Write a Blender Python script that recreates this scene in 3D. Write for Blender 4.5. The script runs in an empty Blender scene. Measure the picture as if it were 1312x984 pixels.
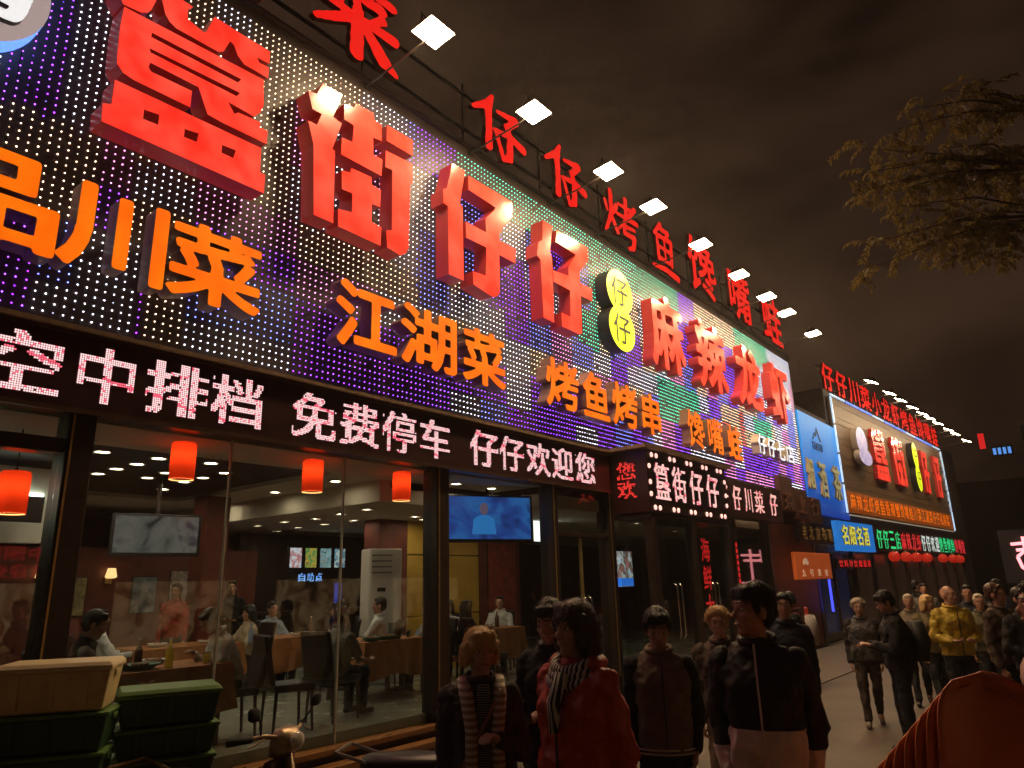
import bpy, bmesh, math, random
import numpy as np
from mathutils import Matrix, Vector

random.seed(7); RNG = np.random.default_rng(7)
SC = bpy.context.scene
COL = SC.collection

# ------------------------------------------------------------------ camera
cam_d = bpy.data.cameras.new('camera'); cam = bpy.data.objects.new('camera', cam_d); COL.objects.link(cam)
cam_d.sensor_width = 36.0; cam_d.lens = 36.0 * 920.0 / 1312.0
cam_d.clip_start = 0.05; cam_d.clip_end = 2000
# rows: camera right / up / back expressed in world axes (X to the right of the street, Y along it, Z up)
_r = Vector((0.77874275, 0.62677888, -0.02660784)); _u = Vector((0.18872592, -0.19361232, 0.9627548)); _b = Vector((0.59828276, -0.7547599, -0.26906361))
mw = Matrix(((_r.x, _u.x, _b.x, 0.0), (_r.y, _u.y, _b.y, 0.0), (_r.z, _u.z, _b.z, 1.85), (0, 0, 0, 1)))
cam.matrix_world = mw
SC.camera = cam

# ------------------------------------------------------------------ world: city night sky, brown smoke lit from below
W = bpy.data.worlds.new('World'); SC.world = W; W.use_nodes = True
nt = W.node_tree; nt.nodes.clear()
wo = nt.nodes.new('ShaderNodeOutputWorld'); bg = nt.nodes.new('ShaderNodeBackground'); bg2 = nt.nodes.new('ShaderNodeBackground'); ad = nt.nodes.new('ShaderNodeAddShader')
sky = nt.nodes.new('ShaderNodeTexSky'); sky.sky_type = 'NISHITA'; sky.sun_disc = False
sky.sun_elevation = math.radians(-8); sky.sun_rotation = math.radians(120)
tc = nt.nodes.new('ShaderNodeTexCoord'); mp = nt.nodes.new('ShaderNodeMapping'); mp.inputs['Scale'].default_value = (1.3, 1.3, 3.2); mp.inputs['Location'].default_value = (0.35, 0.2, 0.1)
nz = nt.nodes.new('ShaderNodeTexNoise'); nz.inputs['Scale'].default_value = 1.6; nz.inputs['Detail'].default_value = 5; nz.inputs['Roughness'].default_value = .5
rp = nt.nodes.new('ShaderNodeValToRGB')
rp.color_ramp.elements[0].position = .36; rp.color_ramp.elements[0].color = (.0022, .0008, .0005, 1)
rp.color_ramp.elements[1].position = .74; rp.color_ramp.elements[1].color = (.046, .024, .0135, 1)
nt.links.new(tc.outputs['Generated'], mp.inputs['Vector']); nt.links.new(mp.outputs[0], nz.inputs['Vector']); nt.links.new(nz.outputs['Fac'], rp.inputs['Fac'])
nt.links.new(rp.outputs[0], bg2.inputs['Color']); bg2.inputs['Strength'].default_value = 1.0
nt.links.new(sky.outputs[0], bg.inputs['Color']); bg.inputs['Strength'].default_value = .02
nt.links.new(bg.outputs[0], ad.inputs[0]); nt.links.new(bg2.outputs[0], ad.inputs[1]); nt.links.new(ad.outputs[0], wo.inputs['Surface'])

SC.view_settings.view_transform = 'Standard'; SC.view_settings.look = 'None'
SC.view_settings.exposure = 0.0; SC.view_settings.gamma = 1.0
SC.cycles.max_bounces = 5; SC.cycles.diffuse_bounces = 2; SC.cycles.glossy_bounces = 3; SC.cycles.volume_bounces = 0; SC.cycles.transparent_max_bounces = 12
SC.cycles.sample_clamp_indirect = 4.0; SC.cycles.use_light_tree = True; SC.cycles.use_adaptive_sampling = True; SC.cycles.adaptive_threshold = .035
SC.cycles.caustics_reflective = False; SC.cycles.caustics_refractive = False

# ------------------------------------------------------------------ materials
MATS = {}
def M(name, col, rough=.6, metal=0.0, emit=None, es=0.0, var=0.0, vs=6.0, bump=0.0, bs=40.0, coat=0.0, sub=0.0, vstretch=(1, 1, 1), trans=0.0):
    if name in MATS: return MATS[name]
    m = bpy.data.materials.new(name); m.use_nodes = True; n = m.node_tree; b = n.nodes['Principled BSDF']
    c = (*col, 1)
    b.inputs['Base Color'].default_value = c; b.inputs['Roughness'].default_value = rough; b.inputs['Metallic'].default_value = metal
    if coat: b.inputs['Coat Weight'].default_value = coat; b.inputs['Coat Roughness'].default_value = .08
    if emit is not None:
        b.inputs['Emission Color'].default_value = (*emit, 1); b.inputs['Emission Strength'].default_value = es
    if trans: b.inputs['Transmission Weight'].default_value = trans
    if var or bump:
        t = n.nodes.new('ShaderNodeTexCoord'); mp_ = n.nodes.new('ShaderNodeMapping'); mp_.inputs['Scale'].default_value = vstretch
        n.links.new(t.outputs['Object'], mp_.inputs['Vector'])
    if var:
        x = n.nodes.new('ShaderNodeTexNoise'); x.inputs['Scale'].default_value = vs; x.inputs['Detail'].default_value = 6; x.inputs['Roughness'].default_value = .65
        r = n.nodes.new('ShaderNodeValToRGB'); r.color_ramp.elements[0].position = .3; r.color_ramp.elements[1].position = .7
        r.color_ramp.elements[0].color = (*[v * (1 - var) for v in col], 1); r.color_ramp.elements[1].color = (*[min(1, v * (1 + var)) for v in col], 1)
        n.links.new(mp_.outputs[0], x.inputs['Vector']); n.links.new(x.outputs['Fac'], r.inputs['Fac']); n.links.new(r.outputs[0], b.inputs['Base Color'])
        rr = n.nodes.new('ShaderNodeMapRange'); rr.inputs['To Min'].default_value = max(.02, rough - .12); rr.inputs['To Max'].default_value = min(1, rough + .12)
        n.links.new(x.outputs['Fac'], rr.inputs['Value']); n.links.new(rr.outputs[0], b.inputs['Roughness'])
    if bump:
        y = n.nodes.new('ShaderNodeTexNoise'); y.inputs['Scale'].default_value = bs; y.inputs['Detail'].default_value = 4
        q = n.nodes.new('ShaderNodeBump'); q.inputs['Strength'].default_value = bump; q.inputs['Distance'].default_value = .01
        n.links.new(mp_.outputs[0], y.inputs['Vector']); n.links.new(y.outputs['Fac'], q.inputs['Height']); n.links.new(q.outputs[0], b.inputs['Normal'])
    MATS[name] = m
    return m

def stripes(name, c1, c2, scale=12.0, axis='Z', rough=.85, thresh=.5):
    """horizontal or vertical woven stripes in object space"""
    m = bpy.data.materials.new(name); m.use_nodes = True; n = m.node_tree; b = n.nodes['Principled BSDF']; b.inputs['Roughness'].default_value = rough
    t = n.nodes.new('ShaderNodeTexCoord'); w = n.nodes.new('ShaderNodeTexWave'); w.bands_direction = axis; w.inputs['Scale'].default_value = scale; w.inputs['Distortion'].default_value = .6; w.inputs['Detail'].default_value = 1
    r = n.nodes.new('ShaderNodeValToRGB'); r.color_ramp.elements[0].position = thresh - .08; r.color_ramp.elements[1].position = thresh + .08
    r.color_ramp.elements[0].color = (*c1, 1); r.color_ramp.elements[1].color = (*c2, 1)
    n.links.new(t.outputs['Object'], w.inputs['Vector']); n.links.new(w.outputs['Fac'], r.inputs['Fac']); n.links.new(r.outputs[0], b.inputs['Base Color'])
    return m

def split_z(name, low, high, z, rough=.7):
    """garment with two cloth colours joined at a seam at height z"""
    m = bpy.data.materials.new(name); m.use_nodes = True; n = m.node_tree; b = n.nodes['Principled BSDF']; b.inputs['Roughness'].default_value = rough
    t = n.nodes.new('ShaderNodeTexCoord'); s = n.nodes.new('ShaderNodeSeparateXYZ'); g = n.nodes.new('ShaderNodeMath'); g.operation = 'GREATER_THAN'; g.inputs[1].default_value = z
    mx = n.nodes.new('ShaderNodeMix'); mx.data_type = 'RGBA'; mx.inputs[6].default_value = (*low, 1); mx.inputs[7].default_value = (*high, 1)
    n.links.new(t.outputs['Object'], s.inputs[0]); n.links.new(s.outputs['Z'], g.inputs[0]); n.links.new(g.outputs[0], mx.inputs[0]); n.links.new(mx.outputs[2], b.inputs['Base Color'])
    return m

def attr_emit(name, strength, base=(.02, .02, .02), rough=.4):
    """lamps whose own colour is stored per lamp in the mesh attribute 'lamp_colour'"""
    m = bpy.data.materials.new(name); m.use_nodes = True; n = m.node_tree; b = n.nodes['Principled BSDF']
    b.inputs['Base Color'].default_value = (*base, 1); b.inputs['Roughness'].default_value = rough
    a = n.nodes.new('ShaderNodeAttribute'); a.attribute_name = 'lamp_colour'
    n.links.new(a.outputs['Color'], b.inputs['Emission Color']); b.inputs['Emission Strength'].default_value = strength
    return m

def glass_mat(name, tint=(.86, .9, .88), refl=.12):
    m = bpy.data.materials.new(name); m.use_nodes = True; n = m.node_tree; n.nodes.clear()
    o = n.nodes.new('ShaderNodeOutputMaterial'); t = n.nodes.new('ShaderNodeBsdfTransparent'); t.inputs[0].default_value = (*tint, 1)
    g = n.nodes.new('ShaderNodeBsdfGlossy'); g.inputs['Roughness'].default_value = .02; g.inputs['Color'].default_value = (.9, .9, .9, 1)
    l = n.nodes.new('ShaderNodeLayerWeight'); l.inputs['Blend'].default_value = .5
    pw = n.nodes.new('ShaderNodeMath'); pw.operation = 'POWER'; pw.inputs[1].default_value = 5.0; n.links.new(l.outputs['Facing'], pw.inputs[0])
    k = n.nodes.new('ShaderNodeMath'); k.operation = 'MULTIPLY_ADD'; k.inputs[1].default_value = .9; k.inputs[2].default_value = refl * .5
    mx = n.nodes.new('ShaderNodeMixShader')
    n.links.new(pw.outputs[0], k.inputs[0]); n.links.new(k.outputs[0], mx.inputs[0]); n.links.new(t.outputs[0], mx.inputs[1]); n.links.new(g.outputs[0], mx.inputs[2]); n.links.new(mx.outputs[0], o.inputs['Surface'])
    return m

def screen_mat(name, cols, scale=6.0, es=1.0, seed=0.0):
    """a lit screen showing a blurred moving picture"""
    m = bpy.data.materials.new(name); m.use_nodes = True; n = m.node_tree; b = n.nodes['Principled BSDF']; b.inputs['Base Color'].default_value = (.01, .01, .01, 1); b.inputs['Roughness'].default_value = .2
    t = n.nodes.new('ShaderNodeTexCoord'); mp_ = n.nodes.new('ShaderNodeMapping'); mp_.inputs['Location'].default_value = (seed, seed * 1.7, seed * .6)
    v = n.nodes.new('ShaderNodeTexNoise'); v.inputs['Scale'].default_value = scale; v.inputs['Detail'].default_value = 3; v.inputs['Distortion'].default_value = .8
    r = n.nodes.new('ShaderNodeValToRGB'); e = r.color_ramp.elements
    while len(e) < len(cols): e.new(.5)
    for i, c in enumerate(cols): e[i].position = .3 + .4 * i / (len(cols) - 1); e[i].color = (*c, 1)
    n.links.new(t.outputs['Object'], mp_.inputs[0]); n.links.new(mp_.outputs[0], v.inputs['Vector']); n.links.new(v.outputs['Fac'], r.inputs[0]); n.links.new(r.outputs[0], b.inputs['Emission Color']); b.inputs['Emission Strength'].default_value = es
    return m

def creases(m, scale=6.0, dist=.05):
    """ridged cloth creases in the normal"""
    if m.get('creased'): return m
    m['creased'] = 1; n = m.node_tree; b = n.nodes['Principled BSDF']; t = n.nodes.new('ShaderNodeTexCoord'); mp_ = n.nodes.new('ShaderNodeMapping'); mp_.inputs['Scale'].default_value = (1, 1, .55); mp_.inputs['Rotation'].default_value = (.5, .6, 0)
    x = n.nodes.new('ShaderNodeTexNoise'); x.noise_type = 'RIDGED_MULTIFRACTAL'; x.inputs['Scale'].default_value = scale; x.inputs['Detail'].default_value = 2; x.inputs['Distortion'].default_value = .4
    q = n.nodes.new('ShaderNodeBump'); q.inputs['Strength'].default_value = .9; q.inputs['Distance'].default_value = dist
    n.links.new(t.outputs['Object'], mp_.inputs[0]); n.links.new(mp_.outputs[0], x.inputs['Vector']); n.links.new(x.outputs['Fac'], q.inputs['Height']); n.links.new(q.outputs[0], b.inputs['Normal']); return m
def lit_variation(m, c0, c1, scale=2.6):
    """uneven light from the lamp modules inside a box letter"""
    n = m.node_tree; b = n.nodes['Principled BSDF']; t = n.nodes.new('ShaderNodeTexCoord'); x = n.nodes.new('ShaderNodeTexNoise'); x.inputs['Scale'].default_value = scale; x.inputs['Detail'].default_value = 2
    r = n.nodes.new('ShaderNodeValToRGB'); r.color_ramp.elements[0].position = .35; r.color_ramp.elements[1].position = .68; r.color_ramp.elements[0].color = (*c0, 1); r.color_ramp.elements[1].color = (*c1, 1)
    n.links.new(t.outputs['Object'], x.inputs['Vector']); n.links.new(x.outputs['Fac'], r.inputs[0]); n.links.new(r.outputs[0], b.inputs['Emission Color']); return m

# ------------------------------------------------------------------ scene graph helpers
def tag(o, label=None, cat=None, group=None, kind=None):
    if label: o['label'] = label
    if cat: o['category'] = cat
    if group: o['group'] = group
    if kind: o['kind'] = kind
    return o
def empty(name, loc, rz=0.0, label=None, cat=None, group=None):
    o = bpy.data.objects.new(name, None); o.location = loc; o.rotation_euler = (0, 0, rz); o.empty_display_size = .2
    COL.objects.link(o); return tag(o, label, cat, group)
def base_matrix(o):
    m = o.matrix_basis.copy()
    return m
def link(name, mesh, mat, parent=None, world=False):
    o = bpy.data.objects.new(name, mesh); COL.objects.link(o)
    if mat is not None and mesh is not None and len(mesh.materials) == 0: mesh.materials.append(mat)
    if parent is not None:
        o.parent = parent
        if world:
            o.matrix_parent_inverse = parent.matrix_basis.inverted()
    return o
def copy_tree(o, parent=None):
    c = o.copy(); COL.objects.link(c)
    if parent is not None: c.parent = parent
    for ch in list(o.children): copy_tree(ch, c)
    return c

class MB:
    def __init__(s): s.v = []; s.f = []
    def add(s, vs, fs, m=None):
        n = len(s.v)
        s.v += [tuple(m @ Vector(v)) for v in vs] if m is not None else [tuple(v) for v in vs]
        s.f += [tuple(i + n for i in f) for f in fs]; return s
    def box(s, a, b, m=None):
        (x0, y0, z0), (x1, y1, z1) = a, b
        return s.add([(x0, y0, z0), (x1, y0, z0), (x1, y1, z0), (x0, y1, z0), (x0, y0, z1), (x1, y0, z1), (x1, y1, z1), (x0, y1, z1)],
                     [(0, 3, 2, 1), (4, 5, 6, 7), (0, 1, 5, 4), (1, 2, 6, 5), (2, 3, 7, 6), (3, 0, 4, 7)], m)
    def frustum(s, c, wb, wt, db, dt, z0, z1, m=None):
        x, y = c
        return s.add([(x - wb, y - db, z0), (x + wb, y - db, z0), (x + wb, y + db, z0), (x - wb, y + db, z0), (x - wt, y - dt, z1), (x + wt, y - dt, z1), (x + wt, y + dt, z1), (x - wt, y + dt, z1)],
                     [(0, 3, 2, 1), (4, 5, 6, 7), (0, 1, 5, 4), (1, 2, 6, 5), (2, 3, 7, 6), (3, 0, 4, 7)], m)
    def tube(s, pts, rad, n=8, cap=True):
        pts = [Vector(p) for p in pts]; R = rad if isinstance(rad, (list, tuple)) else [rad] * len(pts)
        k0 = len(s.v); up = None
        for i, p in enumerate(pts):
            d = (pts[min(i + 1, len(pts) - 1)] - pts[max(i - 1, 0)])
            if d.length < 1e-9: d = Vector((0, 0, 1))
            d.normalize()
            if up is None: up = Vector((0, 0, 1)) if abs(d.z) < .9 else Vector((1, 0, 0))
            a = d.cross(up); 
            if a.length < 1e-6: a = d.cross(Vector((0, 1, 0)))
            a.normalize(); b = a.cross(d).normalized(); up = b
            for j in range(n):
                t = 2 * math.pi * j / n; s.v.append(tuple(p + (a * math.cos(t) + b * math.sin(t)) * R[i]))
        for i in range(len(pts) - 1):
            for j in range(n):
                q = k0 + i * n; s.f.append((q + j, q + (j + 1) % n, q + n + (j + 1) % n, q + n + j))
        if cap:
            s.f.append(tuple(k0 + j for j in range(n))[::-1]); q = k0 + (len(pts) - 1) * n; s.f.append(tuple(q + j for j in range(n)))
        return s
    def lathe(s, prof, n=16, c=(0, 0, 0), m=None, cap=True):
        vs = []; fs = []
        for r, z in prof:
            for j in range(n):
                t = 2 * math.pi * j / n; vs.append((c[0] + r * math.cos(t), c[1] + r * math.sin(t), c[2] + z))
        for i in range(len(prof) - 1):
            for j in range(n): fs.append((i * n + j, i * n + (j + 1) % n, (i + 1) * n + (j + 1) % n, (i + 1) * n + j))
        if cap: fs.append(tuple(range(n))[::-1]); fs.append(tuple((len(prof) - 1) * n + j for j in range(n)))
        return s.add(vs, fs, m)
    def ell(s, c, r, m=None, nu=14, nv=9):
        vs = [(c[0], c[1], c[2] - r[2])]; fs = []
        for i in range(1, nv):
            p = -math.pi / 2 + math.pi * i / nv
            for j in range(nu):
                t = 2 * math.pi * j / nu; vs.append((c[0] + r[0] * math.cos(p) * math.cos(t), c[1] + r[1] * math.cos(p) * math.sin(t), c[2] + r[2] * math.sin(p)))
        vs.append((c[0], c[1], c[2] + r[2])); L = len(vs) - 1
        for j in range(nu): fs.append((0, 1 + (j + 1) % nu, 1 + j)); fs.append((L, L - nu + j, L - nu + (j + 1) % nu))
        for i in range(nv - 2):
            for j in range(nu): a = 1 + i * nu; fs.append((a + j, a + (j + 1) % nu, a + nu + (j + 1) % nu, a + nu + j))
        return s.add(vs, fs, m)
    def cap(s, p0, p1, r0, r1, n=12):
        """closed tapered capsule"""
        p0 = Vector(p0); p1 = Vector(p1); d = p1 - p0; L = d.length; d = d.normalized() if L > 1e-6 else Vector((0, 0, 1))
        pts = []; R = []
        for a in (-80, -50, -20): pts.append(p0 + d * (r0 * math.sin(math.radians(a)))); R.append(r0 * math.cos(math.radians(a)))
        pts.append(p0); R.append(r0); pts.append(p1); R.append(r1)
        for a in (20, 50, 80): pts.append(p1 + d * (r1 * math.sin(math.radians(a)))); R.append(r1 * math.cos(math.radians(a)))
        up = Vector((0, 0, 1)) if abs(d.z) < .9 else Vector((1, 0, 0)); a = d.cross(up).normalized(); b = a.cross(d).normalized()
        k0 = len(s.v)
        for p, r in zip(pts, R):
            for j in range(n): t = 2 * math.pi * j / n; s.v.append(tuple(p + (a * math.cos(t) + b * math.sin(t)) * r))
        for i in range(len(pts) - 1):
            for j in range(n): q = k0 + i * n; s.f.append((q + j, q + (j + 1) % n, q + n + (j + 1) % n, q + n + j))
        s.f.append(tuple(k0 + j for j in range(n))[::-1]); q = k0 + (len(pts) - 1) * n; s.f.append(tuple(q + j for j in range(n)))
        return s
    def loft(s, rings, n=20, m=None, p=2.4):
        """closed loft of superellipse rings (cx, cy, z, rx, ry)"""
        vs = []; fs = []
        for cx, cy, z, rx, ry in rings:
            for j in range(n):
                t = 2 * math.pi * j / n; ct, st = math.cos(t), math.sin(t)
                vs.append((cx + rx * math.copysign(abs(ct) ** (2 / p), ct), cy + ry * math.copysign(abs(st) ** (2 / p), st), z))
        for i in range(len(rings) - 1):
            for j in range(n): fs.append((i * n + j, i * n + (j + 1) % n, (i + 1) * n + (j + 1) % n, (i + 1) * n + j))
        fs.append(tuple(range(n))[::-1]); fs.append(tuple((len(rings) - 1) * n + j for j in range(n)))
        return s.add(vs, fs, m)
    def mesh(s, name, smooth=False):
        me = bpy.data.meshes.new(name); me.from_pydata(s.v, [], s.f); me.update()
        if smooth: me.polygons.foreach_set('use_smooth', [True] * len(me.polygons))
        return me
    def build(s, name, mat, parent=None, world=False, smooth=False, bevel=0.0):
        o = link(name, s.mesh(name, smooth), mat, parent, world)
        if bevel:
            b = o.modifiers.new('bevel', 'BEVEL'); b.width = bevel; b.segments = 2; b.limit_method = 'ANGLE'
        return o

# ------------------------------------------------------------------ glyphs (the built-in font covers Chinese)
_G = {}
def glyph(ch):
    if ch in _G: return _G[ch]
    c = bpy.data.curves.new('glyph', 'FONT'); c.body = ch; c.resolution_u = 4
    o = bpy.data.objects.new('glyph', c); me = o.to_mesh(); me.calc_loop_triangles()
    co = np.empty(len(me.vertices) * 3); me.vertices.foreach_get('co', co); co = co.reshape(-1, 3)[:, :2]
    ti = np.empty(len(me.loop_triangles) * 3, dtype=np.int32); me.loop_triangles.foreach_get('vertices', ti)
    T = co[ti.reshape(-1, 3)]; o.to_mesh_clear(); bpy.data.objects.remove(o); bpy.data.curves.remove(c)
    _G[ch] = T; return T
def occ(ch, xs, ys):
    T = glyph(ch); g = np.zeros((len(ys), len(xs)), bool)
    for a, b, c in T:
        x0, x1 = np.searchsorted(xs, [min(a[0], b[0], c[0]), max(a[0], b[0], c[0])]); y0, y1 = np.searchsorted(ys, [min(a[1], b[1], c[1]), max(a[1], b[1], c[1])])
        if x1 <= x0 or y1 <= y0: continue
        X, Y = np.meshgrid(xs[x0:x1], ys[y0:y1])
        d1 = (b[0] - a[0]) * (Y - a[1]) - (b[1] - a[1]) * (X - a[0]); d2 = (c[0] - b[0]) * (Y - b[1]) - (c[1] - b[1]) * (X - b[0]); d3 = (a[0] - c[0]) * (Y - c[1]) - (a[1] - c[1]) * (X - c[0])
        g[y0:y1, x0:x1] |= ((d1 >= 0) & (d2 >= 0) & (d3 >= 0)) | ((d1 <= 0) & (d2 <= 0) & (d3 <= 0))
    return g
def contours(F, xs, ys):
    """zero contours of field F (negative inside)"""
    ins = F < 0; seg = {}
    H, Wd = F.shape
    code = (ins[:-1, :-1] * 1 + ins[:-1, 1:] * 2 + ins[1:, 1:] * 4 + ins[1:, :-1] * 8)
    tab = {1: [(3, 0)], 2: [(0, 1)], 3: [(3, 1)], 4: [(1, 2)], 5: [(3, 2), (1, 0)], 6: [(0, 2)], 7: [(3, 2)], 8: [(2, 3)], 9: [(2, 0)], 10: [(0, 3), (2, 1)], 11: [(2, 1)], 12: [(1, 3)], 13: [(1, 0)], 14: [(0, 3)]}
    def key(i, j, e): return (i, j, 'h') if e == 0 else (i, j + 1, 'v') if e == 1 else (i + 1, j, 'h') if e == 2 else (i, j, 'v')
    for i, j in zip(*np.nonzero((code > 0) & (code < 15))):
        for a, b in tab[int(code[i, j])]: seg[key(i, j, a)] = key(i, j, b)
    def pos(k):
        i, j, d = k
        if d == 'h': a, b = F[i, j], F[i, j + 1]; t = a / (a - b); return (xs[j] + t * (xs[j + 1] - xs[j]), ys[i])
        a, b = F[i, j], F[i + 1, j]; t = a / (a - b); return (xs[j], ys[i] + t * (ys[i + 1] - ys[i]))
    loops = []
    while seg:
        k = next(iter(seg)); lp = []
        while k in seg: n = seg.pop(k); lp.append(pos(k)); k = n
        if len(lp) > 4: loops.append(lp)
    return loops
def simplify(lp, tol):
    P = np.array(lp); n = len(P)
    if n < 8: return lp
    keep = np.zeros(n, bool); a = 0; b = int(np.argmax(((P - P[0]) ** 2).sum(1))); keep[[a, b]] = True; st = [(a, b), (b, n)]
    while st:
        i, j = st.pop()
        if j - i < 2: continue
        p, q = P[i], P[j % n]; d = q - p; L = np.hypot(*d) + 1e-12; D = np.abs((P[i + 1:j, 0] - p[0]) * d[1] - (P[i + 1:j, 1] - p[1]) * d[0]) / L
        k = int(np.argmax(D))
        if D[k] > tol: keep[i + 1 + k] = True; st += [(i, i + 1 + k), (i + 1 + k, j)]
    return [tuple(x) for x in P[keep]]
def norm_loops(loops):
    A = np.array([p for l in loops for p in l]); lo = A.min(0); hi = A.max(0); s = hi - lo
    return [[((x - lo[0]) / s[0], (y - lo[1]) / s[1]) for x, y in l] for l in loops]
_L = {}
def bold(ch, r=.03, N=100):
    """outline of a character thickened by r (em) with rounded ends, scaled to the unit square"""
    if (ch, r) in _L: return _L[(ch, r)]
    T = glyph(ch); lo = T.min((0, 1)); hi = T.max((0, 1)); h = (hi - lo).max() / N; pad = r + 3 * h
    xs = np.arange(lo[0] - pad, hi[0] + pad + h, h); ys = np.arange(lo[1] - pad, hi[1] + pad + h, h)
    g = occ(ch, xs, ys); R = int(r / h) + 2; big = 1e3
    P = np.full((g.shape[0] + 2 * R, g.shape[1] + 2 * R), big); P[R:-R, R:-R] = np.where(g, 0, big); D = np.full(g.shape, big)
    for dy in range(-R, R + 1):
        for dx in range(-R, R + 1):
            d = math.hypot(dx, dy) * h
            if d <= r + 1.5 * h: D = np.minimum(D, P[R + dy:R + dy + g.shape[0], R + dx:R + dx + g.shape[1]] + d)
    D = np.minimum(D, r + 2 * h)
    K = np.pad(D, 1, mode='edge'); D = sum(K[a:a + D.shape[0], b:b + D.shape[1]] for a in range(3) for b in range(3)) / 9
    out = norm_loops([simplify(l, h * .35) for l in contours(D - r, xs, ys)]); _L[(ch, r)] = out; return out
def brush(strokes, N=90):
    """brush-written character: strokes are polylines of (x, y, half width)"""
    xs = np.linspace(-.15, 1.15, N); ys = np.linspace(-.15, 1.15, N); X, Y = np.meshgrid(xs, ys); F = np.full(X.shape, 1.0)
    for st in strokes:
        for (ax, ay, ar), (bx, by, br) in zip(st, st[1:]):
            dx, dy = bx - ax, by - ay; t = np.clip(((X - ax) * dx + (Y - ay) * dy) / (dx * dx + dy * dy + 1e-9), 0, 1)
            F = np.minimum(F, np.hypot(X - ax - t * dx, Y - ay - t * dy) - (ar + t * (br - ar)) * 1.15)
    F += .006 * np.sin(X * 37 + Y * 11) * np.sin(Y * 41)
    return norm_loops([simplify(l, .004) for l in contours(F, xs, ys)])
def letter_meshes(loops, y0, y1, z0, z1, x_back, depth):
    """box letter: returns (side walls, lit front); local x points out of the wall, y along it"""
    c = bpy.data.curves.new('outline', 'CURVE'); c.dimensions = '2D'; c.fill_mode = 'BOTH'; c.extrude = depth / 2
    for l in loops:
        s = c.splines.new('POLY'); s.points.add(len(l) - 1); s.use_cyclic_u = True
        for p, (u, v) in zip(s.points, l): p.co = (y0 + u * (y1 - y0), z0 + v * (z1 - z0), 0, 1)
    o = bpy.data.objects.new('outline', c); me = o.to_mesh()
    V = [(v.co.z + x_back + depth / 2, v.co.x, v.co.y) for v in me.vertices]; top = depth / 2 - 1e-5
    fa = []; si = []
    for p in me.polygons:
        vi = list(p.vertices)
        if all(me.vertices[i].co.z > top for i in vi): fa.append(vi)
        else: si.append(vi)
    o.to_mesh_clear(); bpy.data.objects.remove(o); bpy.data.curves.remove(c)
    def sub(name, fs, dx=0.0):
        used = sorted({i for f in fs for i in f}); ix = {k: n for n, k in enumerate(used)}
        m = bpy.data.meshes.new(name); m.from_pydata([(V[i][0] + dx, V[i][1], V[i][2]) for i in used], [], [[ix[i] for i in f] for f in fs]); m.update()
        b = bmesh.new(); b.from_mesh(m); bmesh.ops.recalc_face_normals(b, faces=b.faces)
        if name == 'face':
            for f in b.faces:
                if f.normal.x < 0: f.normal_flip()
        b.to_mesh(m); b.free(); return m
    return sub('side', si), sub('face', fa, .002)
def letter(parent, loops, y0, y1, z0, z1, x_back, depth, mface, mside, name='letter', world=True):
    a, b = letter_meshes(loops, y0, y1, z0, z1, x_back, depth)
    L = link(name, a, mside, parent, world); link('face', b, mface, L); return L
def led_mesh(points, cols, size, name, round_=False, proud=.004):
    """points: (x, y, z) lamp centres facing +x; cols: colour per lamp"""
    P = np.asarray(points, float); n = len(P); h = size / 2
    if round_:
        k = 5; off = [(0, math.cos(2 * math.pi * j / k) * h, math.sin(2 * math.pi * j / k) * h) for j in range(k)] + [(proud, 0, 0)]
        fs = [(j, (j + 1) % k, k) for j in range(k)]
    else:
        off = [(0, -h, -h), (0, h, -h), (0, h, h), (0, -h, h)]; fs = [(0, 1, 2, 3)]
    off = np.array(off); m_ = len(off); V = (P[:, None, :] + off[None]).reshape(-1, 3)
    F = (np.array(fs)[None] + (np.arange(n) * m_)[:, None, None]).reshape(-1, len(fs[0]))
    me = bpy.data.meshes.new(name); me.from_pydata(V.tolist(), [], F.tolist()); me.update()
    a = me.color_attributes.new('lamp_colour', 'FLOAT_COLOR', 'POINT'); C = np.ones((n, m_, 4)); C[:, :, :3] = np.asarray(cols)[:, None, :]; a.data.foreach_set('color', C.ravel())
    return me
def led_text(items, x, pitch, rng=RNG, base=(1, .62, .62), alt=(1, .13, .2), redf=.12):
    """items: (char, y0, y1, z0, z1) -> lit lamp cells of a dot-matrix display"""
    pts = []; cols = []
    for ch, y0, y1, z0, z1 in items:
        nc = max(8, round((y1 - y0) / pitch)); nr = max(8, round((z1 - z0) / pitch)); T = glyph(ch); lo = T.min((0, 1)); hi = T.max((0, 1))
        xs = lo[0] + (np.arange(nc) + .5) / nc * (hi[0] - lo[0]); ys = lo[1] + (np.arange(nr) + .5) / nr * (hi[1] - lo[1])
        fx = np.linspace(lo[0], hi[0], 120); fy = np.linspace(lo[1], hi[1], 120); g = occ(ch, fx, fy)
        k = 3; G = np.zeros_like(g)
        for dx in range(-k, k + 1): G |= np.roll(g, dx, 1)
        G2 = G.copy(); G2 |= np.roll(G, 1, 0) | np.roll(G, -1, 0)
        for i in range(nr):
            for j in range(nc):
                if G2[min(119, int((i + .5) / nr * 120)), min(119, int((j + .5) / nc * 120))] and rng.random() > .015:
                    pts.append((x, y0 + (j + .5) / nc * (y1 - y0), z0 + (i + .5) / nr * (z1 - z0)))
                    w = math.sin(y0 * 2.1 + i * .21 + j * .05); cols.append(alt if rng.random() < redf or w > .985 else base)
    return pts, cols

# =================================================================== ground
g = MB(); g.box((-300, -200, -.3), (300, 600, 0)); tag(g.build('ground', M('paving', (.11, .085, .06), .62, var=.35, vs=1.3, bump=.35, bs=30)), kind='structure')
kerb = MB().box((-6.2, -2, .004), (-4.35, 40, .02)); tag(kerb.build('pavement', M('pavement_slab', (.13, .10, .075), .55, var=.3, vs=2.2, bump=.3, bs=24)), kind='structure')

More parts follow.
